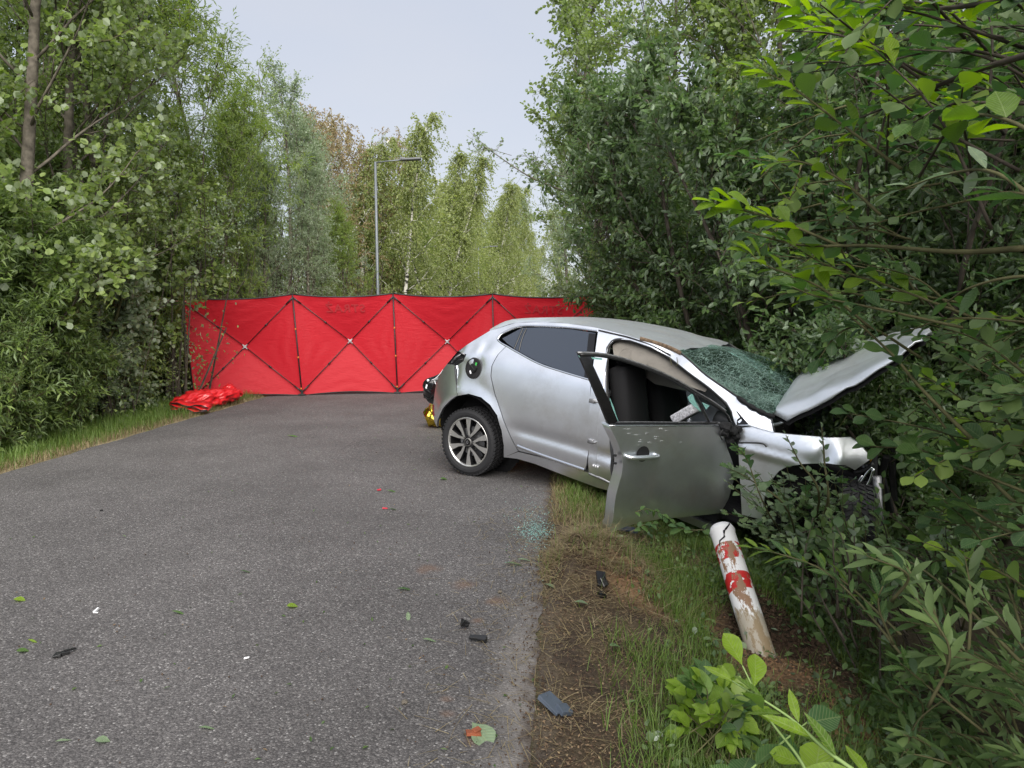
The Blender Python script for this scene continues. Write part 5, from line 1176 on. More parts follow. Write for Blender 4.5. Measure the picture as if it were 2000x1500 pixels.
# dense wood behind both rows, read as one mass each
def thicket(name, label, boxes, seed, n_cl, lm, per=130, leafd=(.10, .06), spread=.38):
    rng = np.random.default_rng(seed); C = []; tot = sum((b[1]-b[0])*(b[3]-b[2])*b[4] for b in boxes)
    for (x0, x1, y0, y1, zt) in boxes:
        k = int(n_cl*(x1-x0)*(y1-y0)*zt/tot); yy = rng.uniform(y0, y1, k); C.append(np.stack([rng.uniform(x0, x1, k)+.071*yy, yy, rng.uniform(0, 1, k)**.8*zt-.4], 1))
    C = np.concatenate(C); P = np.repeat(C, per, 0)+rng.normal(0, spread, (len(C)*per, 3)); n_ = len(P)
    sz = rng.uniform(.6, 1.2, n_); V, T = leaves(P, rng.normal(0, 1, (n_, 3)), rng.normal(0, .5, (n_, 3))+np.array([0, 0, 1.]), leafd[0]*sz, leafd[1]*sz)
    # stems
    sv_ = []; st = []; k = n_cl
    B = C[rng.integers(0, len(C), k)].copy(); B[:, 2] = -.8; Tp = B+np.stack([rng.normal(0, .5, k), rng.normal(0, .5, k), rng.uniform(2, 5, k)], 1)
    w_ = rng.uniform(.008, .03, k)
    for ax_ in ((1, 0, 0), (0, 1, 0)):
        a_ = np.array(ax_)*w_[:, None]; q = np.stack([B-a_, B+a_, Tp+a_*.4, B-a_, Tp+a_*.4, Tp-a_*.4], 1).reshape(-1, 3); sv_.append(q)
    sv2 = np.concatenate(sv_); st2 = np.arange(len(sv2)).reshape(-1, 3)
    me = npmesh(name, np.concatenate([V, sv2]), np.concatenate([T, st2+len(V)]), [M[lm], M['twigdark']], np.concatenate([np.zeros(len(T), int), np.ones(len(st2), int)]))
    return tag(link(name, me), label, kind='stuff')
thicket('left_wood', 'dense green wood filling the space behind the left row of trees', [(-10.5, -7.2, 4, 24, 4.2), (-16, -10.5, 4, 30, 5.5), (-9, -6.6, 24, 60, 5)], 31, 1500, 'lf_willow', 110)
thicket('left_undergrowth', 'leafy undergrowth closing the foot of the left row of trees', [(-7.8, -6.1, 5, 14, 1.5), (-7., -6., 12, 24, 2.0)], 32, 330, 'lf_poplar', 110, (.07, .04), .3)
thicket('far_wood', 'yellow green foliage closing the far end behind the birches', [(-9, -5.3, 26, 60, 6.5), (-8, -5.2, 60, 150, 9)], 34, 1500, 'lf_birch', 100, (.15, .10), .6)
thicket('right_wood', 'dark wood filling the space behind the car', [(3.2, 7, 6.5, 20, 4.6), (2.4, 5, 13, 30, 4.0), (5, 12, 3, 12, 5.5)], 33, 1500, 'lf_sallow', 110)
# ------------------------------------------------------------------ grass, straw, litter and crumbs (nobody could count them)
def blades(name, label, P, hgts, wid, lm, seed, lean=.45, flat=False):
    rng = np.random.default_rng(seed); n_ = len(P); az = rng.uniform(0, 2*PI, n_); ln = rng.uniform(.1, 1, n_)*lean
    D = np.stack([np.cos(az)*ln, np.sin(az)*ln, np.ones(n_) if not flat else rng.uniform(-.05, .28, n_)], 1); D = norm(D); S = norm(np.stack([-np.sin(az), np.cos(az), np.zeros(n_)], 1)); H = hgts[:, None]
    mid = P+D*H*.55; bend = np.stack([np.cos(az), np.sin(az), -np.ones(n_)*(.35 if not flat else .2)], 1)*H*.18; tip = P+D*H+bend; w_ = wid[:, None]*S
    V = np.stack([P-w_, P+w_, mid+w_*.7, mid-w_*.7, tip], 1).reshape(-1, 3); b_ = np.arange(n_)[:, None, None]*5; T = (np.array([(0, 1, 2), (0, 2, 3), (3, 2, 4)])[None]+b_).reshape(-1, 3)
    me = npmesh(name, V, T, [M[lm]]); return tag(link(name, me), label, kind='stuff')
def scatter(n_, fn, dens, seed):
    rng = random.Random(seed); out = []
    while len(out) < n_:
        x, y = fn(rng)
        if rng.random() < dens(x, y): out.append((x, y, hgt(x, y)-.004))
    return np.array(out)
def bare(x, y): return math.hypot((x-HOLE[0]+.02)*.95, (y-HOLE[1]+.24)*.8) < .40+.08*noise.noise(Vector((x*5, y*5, 2)))
def nn_(x, y, s, k): return noise.noise(Vector((x*s, y*s, k)))*.5+.5
# right verge
def rv(r):
    y = 1.9+5.2*r.random()**1.25; return edge_r(y)+r.random()*1.9, y
def dens_g(x, y):
    dr = x-edge_r(y); p = sm(.2, .75, dr)*sm(.30, .56, nn_(x, y, 1.6, 4))
    p = max(p, .9*math.exp(-((x-.98)**2+(y-3.75)**2)/.07), .8*sm(5.0, 5.6, y)*sm(.05, .2, dr)*sm(6.6, 6.2, y), .9*math.exp(-((x-1.0)**2+(y-4.5)**2)/.10))
    if bare(x, y): return .02
    if math.hypot(x-.62, y-3.55) < .25: p *= .12
    if math.hypot(x-MOUND[0], y-MOUND[1]) < .4: p *= .15
    return p
rg = np.random.default_rng(5)
P = scatter(30000, rv, dens_g, 1); blades('green_grass', 'green grass growing on the right verge in tufts', P, rg.uniform(.04, .16, len(P)), rg.uniform(.0011, .0028, len(P)), 'grass', 2, .95)
P = scatter(21000, rv, lambda x, y: .05 if bare(x, y) else .15+.85*sm(.4, .6, nn_(x, y, 2.3, 9)), 2); blades('dry_grass', 'flattened straw coloured dry grass on the right verge', P, rg.uniform(.03, .13, len(P)), rg.uniform(.0009, .002, len(P)), 'straw', 3, 1.6, True)
P = scatter(5000, lambda r: (edge_r(5.6)+r.uniform(0, .9), r.uniform(4.9, 6.6)), lambda x, y: .7 if x > edge_r(y)+.02 else 0, 6); blades('dry_sill_grass', 'dry yellow green grass between the sill of the car and the road edge', P, rg.uniform(.04, .12, len(P)), rg.uniform(.0012, .0026, len(P)), 'straw', 7, 1.5)  # the yellow is the dry grass's own straw colour
P = scatter(1000, lambda r: (edge_r(5.6)+r.uniform(0, .9), r.uniform(4.9, 6.6)), lambda x, y: sm(.3, .6, nn_(x, y, 4, 6)) if x > edge_r(y)+.04 else 0, 61); blades('sill_grass', 'green blades in the dry grass beside the car sill', P, rg.uniform(.05, .15, len(P)), rg.uniform(.0012, .0026, len(P)), 'grass', 62, .8)
def clump_leaves(name, label, centres, per, spread, leafd, lm, seed, kind='round'):
    rng = np.random.default_rng(seed); P = np.repeat(centres, per, 0)+rng.normal(0, 1, (len(centres)*per, 3))*np.array([spread, spread, .0]); P[:, 2] += np.abs(rng.normal(0, spread*.75, len(P)))+.004; n_ = len(P); sz = rng.uniform(.6, 1.3, n_)
    V, T = leaves(P, rng.normal(0, 1, (n_, 3)), rng.normal(0, .5, (n_, 3))+np.array([0, 0, 1.]), leafd[0]*sz, leafd[1]*sz, kind); return tag(link(name, npmesh(name, V, T, [M[lm]])), label, kind='stuff')
P = scatter(150, rv, lambda x, y: sm(.35, .9, x-edge_r(y))*(0 if bare(x, y) else 1), 40); clump_leaves('verge_weeds', 'low broad leaved weeds among the grass of the right verge', P, 26, .055, (.032, .02), 'lf_mid', 41)
P = scatter(200, rv, lambda x, y: sm(1.0, 1.6, x-edge_r(y))*(0 if bare(x, y) else 1), 42); clump_leaves('ditch_weeds', 'grey green low weeds covering the side of the ditch', P, 34, .09, (.042, .024), 'lf_sallow', 43)
P = scatter(30, rv, lambda x, y: sm(.1, .3, x-edge_r(y)), 44); clump_leaves('torn_sprigs', 'pale torn leaf sprigs on the bare soil', P, 6, .03, (.04, .022), 'lf_grey', 45)
# torn turf clump
rr = random.Random(4)
def mound_pts(n_, sp, lift):
    pts = []
    while len(pts) < n_:
        a = rr.uniform(0, 2*PI); r_ = abs(rr.gauss(0, sp)); x = MOUND[0]+r_*math.cos(a)*1.15; y = MOUND[1]+r_*math.sin(a)*.95
        if x > edge_r(y)-.04 and rr.random() < sm(.30, .62, nn_(x, y, 7, 3)): pts.append((x, y, hgt(x, y)-.004+rr.random()*lift))
    return np.array(pts)
P = mound_pts(5200, .27, .03); turf = blades('turf_clump', None, P, rg.uniform(.03, .11, len(P)), rg.uniform(.0009, .0022, len(P)), 'straw', 8, 2., True)
P = mound_pts(500, .30, .05); blades('uprooted_stalks', 'long dry stalks sticking out of the torn turf heap', P, rg.uniform(.12, .30, len(P)), rg.uniform(.0009, .0018, len(P)), 'straw', 48, 1.8, True)
P = mound_pts(300, .28, .02); blades('uprooted_grass', 'green blades still growing on the torn turf heap', P, rg.uniform(.05, .14, len(P)), rg.uniform(.0011, .0022, len(P)), 'grass', 49, .9)
turf['label'] = 'heap of torn turf and dry grass beside the road below the open door'
# straws scattered on the road edge
pts = [(edge_r(y)-abs(rr.gauss(0, .22)), y, .003) for y in [rr.uniform(2.2, 5.4) for _ in range(520)]]; P = np.array(pts); blades('scattered_straw', 'single straws blown on to the road edge', P, rg.uniform(.02, .16, len(P)), rg.uniform(.0007, .0015, len(P)), 'straw', 9, 3., True)
# litter flakes and soil crumbs
def flakes(name, label, P, size, lm, seed, up=.5):
    rng = np.random.default_rng(seed); n_ = len(P); V, T = leaves(P, rng.normal(0, 1, (n_, 3))*np.array([1, 1, .3]), rng.normal(0, up, (n_, 3))+np.array([0, 0, 1.]), size*rng.uniform(.5, 1.3, n_), size*.5*rng.uniform(.5, 1.2, n_)); return tag(link(name, npmesh(name, V, T, [M[lm]])), label, kind='stuff')
P = scatter(24000, rv, lambda x, y: .3+.7*sm(.3, .6, nn_(x, y, 3, 1)), 12); P[:, 2] += rg.uniform(.002, .02, len(P)); flakes('leaf_litter', 'brown leaf litter and plant scraps on the right verge', P, .015, 'deadleaf', 13)
P = mound_pts(3500, .27, .02); flakes('turf_scraps', 'brown scraps and roots mixed into the torn turf heap', P, .014, 'deadleaf', 50)
P = scatter(900, rv, lambda x, y: sm(.3, .9, x-edge_r(y)), 14); P[:, 2] += rg.uniform(.006, .05, len(P)); flakes('fallen_green_leaves', 'torn green leaves strewn over the right verge', P, .045, 'lf_mid', 15)
def crumbs(name, label, P, size, m, seed):
    rng = np.random.default_rng(seed); n_ = len(P); tv = np.array([(1, 0, 0), (-1, 0, 0), (0, 1, 0), (0, -1, 0), (0, 0, .8), (0, 0, -.8)], float); tt_ = np.array([(0, 2, 4), (2, 1, 4), (1, 3, 4), (3, 0, 4), (2, 0, 5), (1, 2, 5), (3, 1, 5), (0, 3, 5)])
    V = tv[None]*size[:, None, None]*rng.uniform(.6, 1.3, (n_, 6, 1)); a = rng.uniform(0, 6.28, n_); c, s = np.cos(a), np.sin(a); X = V[..., 0]*c[:, None]-V[..., 1]*s[:, None]; Y = V[..., 0]*s[:, None]+V[..., 1]*c[:, None]; V = np.stack([X, Y, V[..., 2]], -1)+P[:, None]
    T = (tt_[None]+(np.arange(n_)*6)[:, None, None]).reshape(-1, 3); return tag(link(name, npmesh(name, V.reshape(-1, 3), T, [M[m]])), label, kind='stuff')
M['soil'] = mat('crumbly soil', (.060, .040, .028), .95, 0, .1, noise_amt=.5, noise_scale=60); M['sandclod'] = mat('sandy clods', (.20, .115, .065), .95, 0, .1, noise_amt=.4, noise_scale=40)
def ghole(r):
    a = r.uniform(0, 6.28); d = abs(r.gauss(0, .28)); return HOLE[0]+.03+d*math.cos(a), HOLE[1]+.08+d*math.sin(a)
P = scatter(4000, ghole, lambda x, y: 1, 20); crumbs('soil_crumbs', 'dark crumbled soil thrown up round the foot of the post', P+np.array([0, 0, .006]), rg.uniform(.004, .018, len(P)), 'soil', 21)
def gsand(r):
    c = r.choice([(.85, 3.95), (1.34, 3.45), (1.55, 2.95), (.9, 4.35)]); return c[0]+r.gauss(0, .16), c[1]+r.gauss(0, .14)
P = mound_pts(1800, .27, .02); crumbs('turf_soil', 'dark soil crumbs on the torn turf heap', P, rg.uniform(.004, .014, len(P)), 'soil', 51)
P = scatter(1500, gsand, lambda x, y: 1, 22); crumbs('sandy_clods', 'reddish sandy clods dug out on the verge', P+np.array([0, 0, .004]), rg.uniform(.003, .012, len(P)), 'sandclod', 23)
P = scatter(2600, rv, lambda x, y: sm(.7, .1, x-edge_r(y)), 24); crumbs('verge_soil', 'dark soil crumbs along the road edge', P+np.array([0, 0, .003]), rg.uniform(.003, .009, len(P)), 'soil', 25)
pts = [(edge_r(y)-abs(rr.gauss(0, .10))+.03, y, .004) for y in [rr.uniform(2.1, 5.) for _ in range(900)]]; P = np.array(pts); crumbs('road_grit', 'loose grit and earth along the broken road edge', P, rg.uniform(.0015, .006, len(P)), 'soil', 26)
M['crumbglass'] = mat('green glass crumbs', (.16, .33, .30), .12, 0, .8)
c = PZ(1052, 1028); pts = [(c.x+rr.gauss(0, .10)+.0, c.y+rr.gauss(0, .38), .004) for _ in range(500)]+[(c.x-.03+rr.gauss(0, .06), c.y-.1+rr.gauss(0, .12), .004) for _ in range(500)]
P = np.array([p for p in pts if p[0] < edge_r(p[1])+.05]); crumbs('glass_crumbs', 'green crumbs of shattered window glass on the road edge', P, rg.uniform(.0015, .0042, len(P)), 'crumbglass', 27)
def onroad(r):
    y = 2.2+9*r.random()**1.4; return edge_r(y)-abs(r.gauss(0, 1.5)), y
def road_pts(n_, seed):
    r = random.Random(seed); P = []
    while len(P) < n_:
        x, y = onroad(r)
        if x > edge_l(y)+.1: P.append((x, y, .004))
    return np.array(P)
flakes('leaf_scraps', 'small torn bits of leaf strewn over the asphalt', road_pts(190, 70), .026, 'lf_sallow', 71, .15)
flakes('dry_scraps', 'small brown bits of bark and dry leaf strewn over the asphalt', road_pts(160, 72), .018, 'deadleaf', 73, .15)
crumbs('road_pebbles', 'tiny dark pebbles and plastic crumbs strewn over the asphalt', road_pts(260, 74), rg.uniform(.002, .006, 260), 'soil', 75)
# left verge grass
def lv(r):
    y = 5.2+9*r.random()**1.3; return edge_l(y)-r.random()**1.2*1.7, y
P = scatter(26000, lv, lambda x, y: sm(.0, .35, edge_l(y)-x)*.9+.1, 30); blades('left_verge_grass', 'green grass strip between the road and the left shrubs', P, rg.uniform(.06, .22, len(P)), rg.uniform(.0016, .0035, len(P)), 'grass', 31)
P = scatter(9000, lambda r: (lambda y: (edge_l(y)-abs(r.gauss(0, .25))-.02, y))(5.2+9*r.random()**1.3), lambda x, y: .8, 32); blades('left_dry_grass', 'dry straw coloured grass at the left road edge', P, rg.uniform(.04, .12, len(P)), rg.uniform(.0014, .003, len(P)), 'straw', 33, 1.2)

# ------------------------------------------------------------------ foreground shoots whose leaves can be told apart
def leaf_mesh(name, kind, m):
    if kind == 'lobed':
        out = [(0, 0), (.10, .12), (.02, .34), (.22, .30), (.30, .50), (.42, .38), (.60, .52), (.66, .30), (.86, .30), (.84, .14), (1.02, 0)]
    elif kind == 'obovate': out = [(0, 0), (.18, .10), (.38, .24), (.56, .33), (.72, .34), (.86, .24), (.95, .10), (1, 0)]
    elif kind == 'lance': out = [(0, 0), (.15, .07), (.35, .125), (.55, .13), (.78, .085), (.92, .03), (1, 0)]
    else: out = [(0, 0), (.15, .22), (.4, .36), (.65, .30), (.85, .14), (1, 0)]
    V = []; T = []; n_ = len(out)
    zc = lambda x, y: -.16*x*x+.28*abs(y)-.0*x+.012*math.sin(x*22)*(abs(y) > .05)
    for x, y in out: V.append((x, 0, zc(x, 0)))
    for sgn in (-1, 1):
        b_ = len(V)
        for x, y in out: V.append((x, sgn*y, zc(x, y)))
        for i in range(n_-1):
            q = (i, i+1, b_+i+1, b_+i) if sgn > 0 else (i, b_+i, b_+i+1, i+1); T += [(q[0], q[1], q[2]), (q[0], q[2], q[3])]
    bm = bmesh.new(); vs = [bm.verts.new(v) for v in V]
    for f in T:
        try: bm.faces.new([vs[i] for i in f])
        except ValueError: pass
    bmesh.ops.remove_doubles(bm, verts=bm.verts, dist=1e-4); bmesh.ops.recalc_face_normals(bm, faces=bm.faces)
    if sum(f.normal.z for f in bm.faces) < 0: bmesh.ops.reverse_faces(bm, faces=bm.faces)
    for f in bm.faces: f.smooth = True
    ul = bm.loops.layers.uv.new('UVMap')
    for f in bm.faces:
        for l in f.loops: l[ul].uv = (l.vert.co.x, l.vert.co.y)
    me = bpy.data.meshes.new(name); bm.to_mesh(me); bm.free(); me.materials.append(M[m]); return me
LM = {}
def lmesh(kind, m):
    if (kind, m) not in LM: LM[(kind, m)] = leaf_mesh('leaf_'+kind, kind, m)
    return LM[(kind, m)]
class Bush:
    def __init__(s, name, label, cat, base, stemmat='twig', group=None, limit=300):
        s.root = empty(name, base, label, cat, group); s.base = Vector(base); s.n = 0; s.sm = stemmat; s.limit = limit; s.ex = []
    def leaf(s, br, p, d, nrm, size, kind, m):
        x = d.normalized(); y = nrm.cross(x).normalized(); z_ = x.cross(y)
        mw = Matrix.Translation(p-s.base) @ Matrix((x, y, z_)).transposed().to_4x4() @ Matrix.Diagonal((size, size, size, 1))
        if s.n >= s.limit: s.ex.append((mw, kind, m)); return
        o = bpy.data.objects.new('leaf', lmesh(kind, m)); COL.objects.link(o); o.parent = br; o.matrix_local = mw; s.n += 1
    def shoot(s, pts, nl, size, kind='obovate', m='lf_bright', r=.006, spread=.9, u0=.15, rng=random, tip=True, drop=0., pair=False):
        P = crv(pts, 6); L_ = len(P); a, b_ = tube_arrays([p-s.base for p in P], [r*(1-.8*i/(L_-1))+.0008 for i in range(L_)], 6); br = pymesh('branch', a, b_, M[s.sm], True, s.root)
        for k in range(nl):
            u = u0+(1-u0)*(k+.5*rng.random())/nl; f = u*(L_-1); i = min(int(f), L_-2); p = P[i].lerp(P[i+1], f-i); t = (P[i+1]-P[i]).normalized()
            sd = t.cross(Vector((0, 0, 1))); sd = sd.normalized() if sd.length > .1 else Vector((1, 0, 0)); az = k*2.4+rng.uniform(-.4, .4)
            o = (sd*math.cos(az)+t.cross(sd)*math.sin(az)*.75)
            d = t*(.75+.25*rng.random())+o*spread*(1-.3*u)+Vector((0, 0, .05-drop)); nr = Vector((rng.gauss(0, .35), rng.gauss(0, .35)-.25, 1)); s.leaf(br, p+o*r, d, nr, size*rng.uniform(.65, 1.15)*(1-.25*(u > .9)), kind, m)
        if tip: s.leaf(br, P[-1], (P[-1]-P[-3]), Vector((rng.gauss(0, .3), -.3, 1)), size*.8, kind, m)
        return br
    def done(s):
        if s.ex:
            acc = {}
            for mw, kind, m in s.ex: acc.setdefault((kind, m), []).append(mw)
            for (kind, m), L_ in acc.items():
                me = lmesh(kind, m); nv = len(me.vertices); co = np.empty(nv*3, np.float32); me.vertices.foreach_get('co', co); co = co.reshape(-1, 3); T = np.array([tuple(p.vertices) for p in me.polygons])
                A = np.array([np.array(x) for x in L_]); V = np.einsum('nij,vj->nvi', A[:, :3, :3], co)+A[:, None, :3, 3]; TT = (T[None]+(np.arange(len(L_))*nv)[:, None, None]).reshape(-1, 3)
                o = link('foliage', npmesh('foliage', V.reshape(-1, 3), TT, [M[m]], None, True), s.root); o['kind'] = 'stuff'
def auto(b, rg_, n_shoots, rect, dep, toward, length, nl, size, kind, mats, r=.005, spread=.9, drop=0., sag=.0):
    """shoots whose tips lie in a stretch of the view at a real depth, grown from the direction of their bush"""
    for _ in range(n_shoots):
        px, py = rg_.uniform(rect[0], rect[1]), rg_.uniform(rect[2], rect[3]); Y = rg_.uniform(*dep); tip = PY(px, py, Y); gz = hgt(tip.x, tip.y)
        if tip.z < gz+.08: tip.z = gz+.08+rg_.random()*.12
        d = Vector(toward)+Vector((rg_.gauss(0, .3), rg_.gauss(0, .3), rg_.gauss(0, .25))); d.normalize(); Lh = length*rg_.uniform(.6, 1.2); st = tip+d*Lh
        if st.x/st.y < .37 and st.y < 4.4: continue
        st.z = max(st.z, hgt(st.x, st.y)); mid = (tip+st)/2+Vector((rg_.gauss(0, .04), rg_.gauss(0, .04), .08*Lh+sag)); b.shoot([st, mid, tip], nl, size, kind, rg_.choice(mats), r, spread, .25, rg_, True, drop)
# A: bright sallow reaching in over the bonnet from the right
rA = random.Random(21)
A = Bush('sallow_bush', 'sallow with bright yellow green leaves reaching over the bonnet from the right', 'bush', (3.2, 3.6, -.6), 'twig', 'sallow bushes in the right foreground')
def pp(*a): return [PY(x, y, Y) for x, y, Y in a]
A.shoot(pp((2000, 485, 2.3), (1870, 492, 2.5), (1700, 480, 2.8), (1560, 478, 3.0), (1450, 450, 3.1)), 12, .10, m='lf_mid', r=.011, u0=.45)
A.shoot(pp((1640, 480, 2.9), (1520, 430, 3.0), (1440, 408, 3.05), (1395, 395, 3.1)), 17, .125, m='lf_bright', r=.006)
A.shoot(pp((1900, 620, 2.8), (1740, 560, 2.9), (1620, 520, 3.), (1530, 470, 3.)), 18, .12, m='lf_bright')
A.shoot(pp((1880, 640, 2.7), (1700, 600, 2.8), (1600, 580, 2.9), (1545, 560, 2.9)), 15, .11, m='lf_mid')
A.shoot(pp((1700, 640, 2.9), (1600, 560, 3.), (1500, 520, 3.), (1460, 490, 3.05)), 15, .11, m='lf_bright')
A.shoot(pp((1760, 330, 2.7), (1640, 240, 2.9), (1540, 165, 3.), (1480, 135, 3.05)), 17, .13, m='lf_bright')
A.shoot(pp((1800, 150, 2.7), (1680, 80, 2.8), (1600, 40, 2.9), (1550, 15, 2.9)), 17, .13, m='lf_bright')
A.shoot(pp((1720, 420, 2.8), (1640, 350, 2.9), (1560, 315, 3.), (1500, 320, 3.05)), 12, .08, m='lf_bright')
A.shoot(pp((1800, 700, 3.), (1700, 640, 3.), (1640, 650, 3.), (1600, 700, 3.)), 12, .09, m='lf_mid', drop=.3)
A.shoot(pp((1900, 860, 2.7), (1800, 760, 2.8), (1740, 690, 2.85), (1650, 610, 2.9), (1600, 590, 2.95)), 14, .09, m='lf_mid', r=.008)
auto(A, rA, 24, (1420, 1700, 280, 600), (2.9, 4.2), (.8, .1, .1), .7, 9, .085, 'obovate', ['lf_mid', 'lf_mid', 'lf_bright'])
A.done()
B_ = Bush('sallow_bush', 'sallow whose leafy canopy fills the top right corner of the picture', 'bush', (3.0, 2.9, -.6), 'twigdark', 'sallow bushes in the right foreground'); rB = random.Random(22)
B_.shoot(pp((2100, 80, 1.8), (1900, 140, 2.2), (1780, 190, 2.5), (1680, 230, 2.7)), 12, .10, m='lf_mid', r=.010)
B_.shoot(pp((2100, -40, 1.8), (1900, 10, 2.2), (1760, 15, 2.5), (1600, -10, 2.7)), 14, .10, m='lf_bright', r=.010)
auto(B_, rB, 66, (1520, 2020, -60, 330), (2.0, 3.6), (.75, .2, .0), .6, 9, .088, 'obovate', ['lf_mid', 'lf_bright', 'lf_mid'])
B_.done()
C_ = Bush('sallow_bush', 'sallow with the biggest leaves close to the lens at the right edge', 'bush', (1.9, 1.7, -.5), 'twig', 'sallow bushes in the right foreground'); rC = random.Random(23)
C_.shoot(pp((2100, 330, 1.3), (2000, 250, 1.5), (1930, 225, 1.6), (1880, 225, 1.7)), 6, .10, 'oval', 'lf_bright', r=.005)
C_.shoot(pp((2100, 420, 1.4), (2000, 380, 1.5), (1950, 375, 1.55)), 5, .10, 'lance', 'lf_mid', r=.005)
C_.shoot(pp((2100, 460, 1.5), (1950, 340, 1.7), (1850, 340, 1.9), (1760, 370, 2.)), 8, .10, 'lance', 'lf_grey', r=.005)
C_.shoot(pp((2150, 560, 1.6), (2000, 540, 1.7), (1900, 560, 1.8), (1850, 590, 1.9)), 6, .10, 'lance', 'lf_mid', r=.005)
C_.done()
# D: mid right shoots below the bonnet tip
D_ = Bush('sallow_bush', 'sallow with leafy shoots pushing in from the right beside the crushed nose', 'bush', (3.1, 3.3, -.7), 'twig', 'sallow bushes in the right foreground'); rD = random.Random(24)
D_.shoot(pp((2000, 1000, 2.5), (1880, 880, 2.8), (1820, 800, 2.9), (1760, 740, 3.0)), 16, .09, 'lance', 'lf_mid', r=.007)
D_.shoot(pp((2050, 900, 2.6), (1900, 860, 2.8), (1780, 830, 2.95), (1660, 808, 3.05)), 16, .10, m='lf_mid', r=.006)
D_.shoot(pp((2050, 980, 2.5), (1900, 920, 2.7), (1800, 880, 2.9), (1700, 872, 3.05)), 16, .10, m='lf_mid', r=.006)
D_.shoot(pp((2050, 1080, 2.5), (1920, 1010, 2.7), (1860, 960, 2.8), (1800, 900, 2.9)), 15, .09, m='lf_mid', r=.006)
auto(D_, rD, 60, (1760, 2020, 600, 1060), (2.2, 3.8), (.8, -.05, -.1), .65, 10, .085, 'obovate', ['lf_mid', 'lf_mid', 'lf_mid', 'lf_bright'])
D_.done()
# E: lower right narrow leaved shoots
E_ = Bush('willow_shrub', 'narrow leaved willow shoots sprawling over the ditch at the lower right', 'shrub', (2.1, 2.6, -.5), 'twig'); rE = random.Random(25)
E_.shoot(pp((1800, 1330, 2.6), (1680, 1180, 3.0), (1600, 1110, 3.2), (1500, 1075, 3.4)), 18, .12, 'lance', 'lf_mid', r=.006)
E_.shoot(pp((1760, 1240, 2.8), (1640, 1130, 3.2), (1550, 1090, 3.4), (1470, 1070, 3.5)), 16, .11, 'lance', 'lf_bright', r=.005)
E_.shoot(pp((2000, 1300, 2.3), (1850, 1150, 2.7), (1760, 1090, 3.0), (1680, 1080, 3.2)), 16, .10, 'lance', 'lf_mid', r=.006)
auto(E_, rE, 95, (1680, 2020, 1060, 1490), (2.0, 3.9), (.5, -.1, -.5), .42, 14, .095, 'lance', ['lf_mid', 'lf_sallow', 'lf_sallow', 'lf_mid'])
E_.done()
E2 = Bush('bramble_patch', 'tangle of low leafy plants at the right foot of the knocked over post', 'plant', (2.0, 3.6, -.6), 'twigdark'); rE2 = random.Random(28)
auto(E2, rE2, 130, (1530, 1960, 1000, 1160), (3.2, 4.8), (.3, .1, -.8), .45, 9, .06, 'oval', ['lf_sallow', 'lf_mid', 'lf_grey', 'lf_sallow'])
E2.done()
# F: grey leaved poplar sapling before the front wing
q = G(1560, 1090); F_ = Bush('poplar_sapling', 'white leaved poplar sapling with lobed leaves in front of the front wing', 'sapling', q, 'twig'); rF = random.Random(26)
yF = 4.05
F_.shoot([q, PY(1612, 1000, yF), PY(1610, 900, yF), PY(1605, 835, yF)], 12, .045, 'oval', 'lf_grey', r=.010, u0=.4)
F_.shoot([q, PY(1600, 980, yF), PY(1560, 900, yF), PY(1535, 850, yF)], 10, .045, 'oval', 'lf_grey', r=.008, u0=.4)
F_.shoot([q, PY(1540, 1000, yF-.1), PY(1470, 940, yF-.2), PY(1425, 915, yF-.25)], 16, .085, 'lobed', 'lf_grey', r=.006, u0=.35)
F_.shoot([q, PY(1500, 1000, yF-.1), PY(1460, 900, yF-.15), PY(1440, 875, yF-.2)], 12, .075, 'obovate', 'lf_mid', r=.005, u0=.5)
for i in range(70):
    x, y = rF.uniform(1410, 1700), rF.uniform(910, 1075); tip = PY(x, y, yF+rF.uniform(-.35, .35)); mid = q.lerp(tip, .5)+Vector((rF.gauss(0, .05), rF.gauss(0, .05), .06)); F_.shoot([q+Vector((rF.gauss(0, .1), rF.gauss(0, .06), 0)), mid, tip], 9, .068, rF.choice(['lobed', 'lobed', 'oval']), rF.choice(['lf_grey', 'lf_mid', 'lf_grey']), r=.003, u0=.35, rng=rF)
for i in range(22):
    x, y = rF.uniform(1600, 1730), rF.uniform(930, 1070); tip = PY(x, y, 4.0+rF.uniform(-.2, .3)); b0 = Vector((tip.x+rF.gauss(.05, .1), tip.y+.1, hgt(tip.x, tip.y))); F_.shoot([b0, b0.lerp(tip, .5)+Vector((.03, 0, .04)), tip], 9, .06, 'oval', rF.choice(['lf_grey', 'lf_mid', 'lf_sallow']), r=.003, u0=.2, rng=rF)
F_.done()
T_ = Bush('leaning_poplar', 'slender grey leaved poplar leaning far out over the road from the right hand trees', 'tree', (3.0, 13.6, -.3), 'bark'); rT = random.Random(33)
T_.shoot([Vector((3, 13.6, -.3)), Vector((2.4, 13.4, 2.4)), Vector((1.3, 13.1, 3.4)), Vector((.3, 13., 3.85)), PY(945, 285, 13.)], 40, .075, 'oval', 'lf_silver', r=.03, u0=.55, rng=rT)
for i in range(26):
    u = rT.uniform(.0, 1.); a = PY(1120, 345, 13.).lerp(PY(945, 285, 13.), u); T_.shoot([a, a+Vector((-.18+rT.gauss(0, .12), rT.gauss(0, .2), .05+rT.gauss(0, .13))), a+Vector((-.36+rT.gauss(0, .2), rT.gauss(0, .3), .05+rT.gauss(0, .25)))], 9, .075, 'oval', 'lf_silver', r=.004, u0=.1, rng=rT)
T_.done()
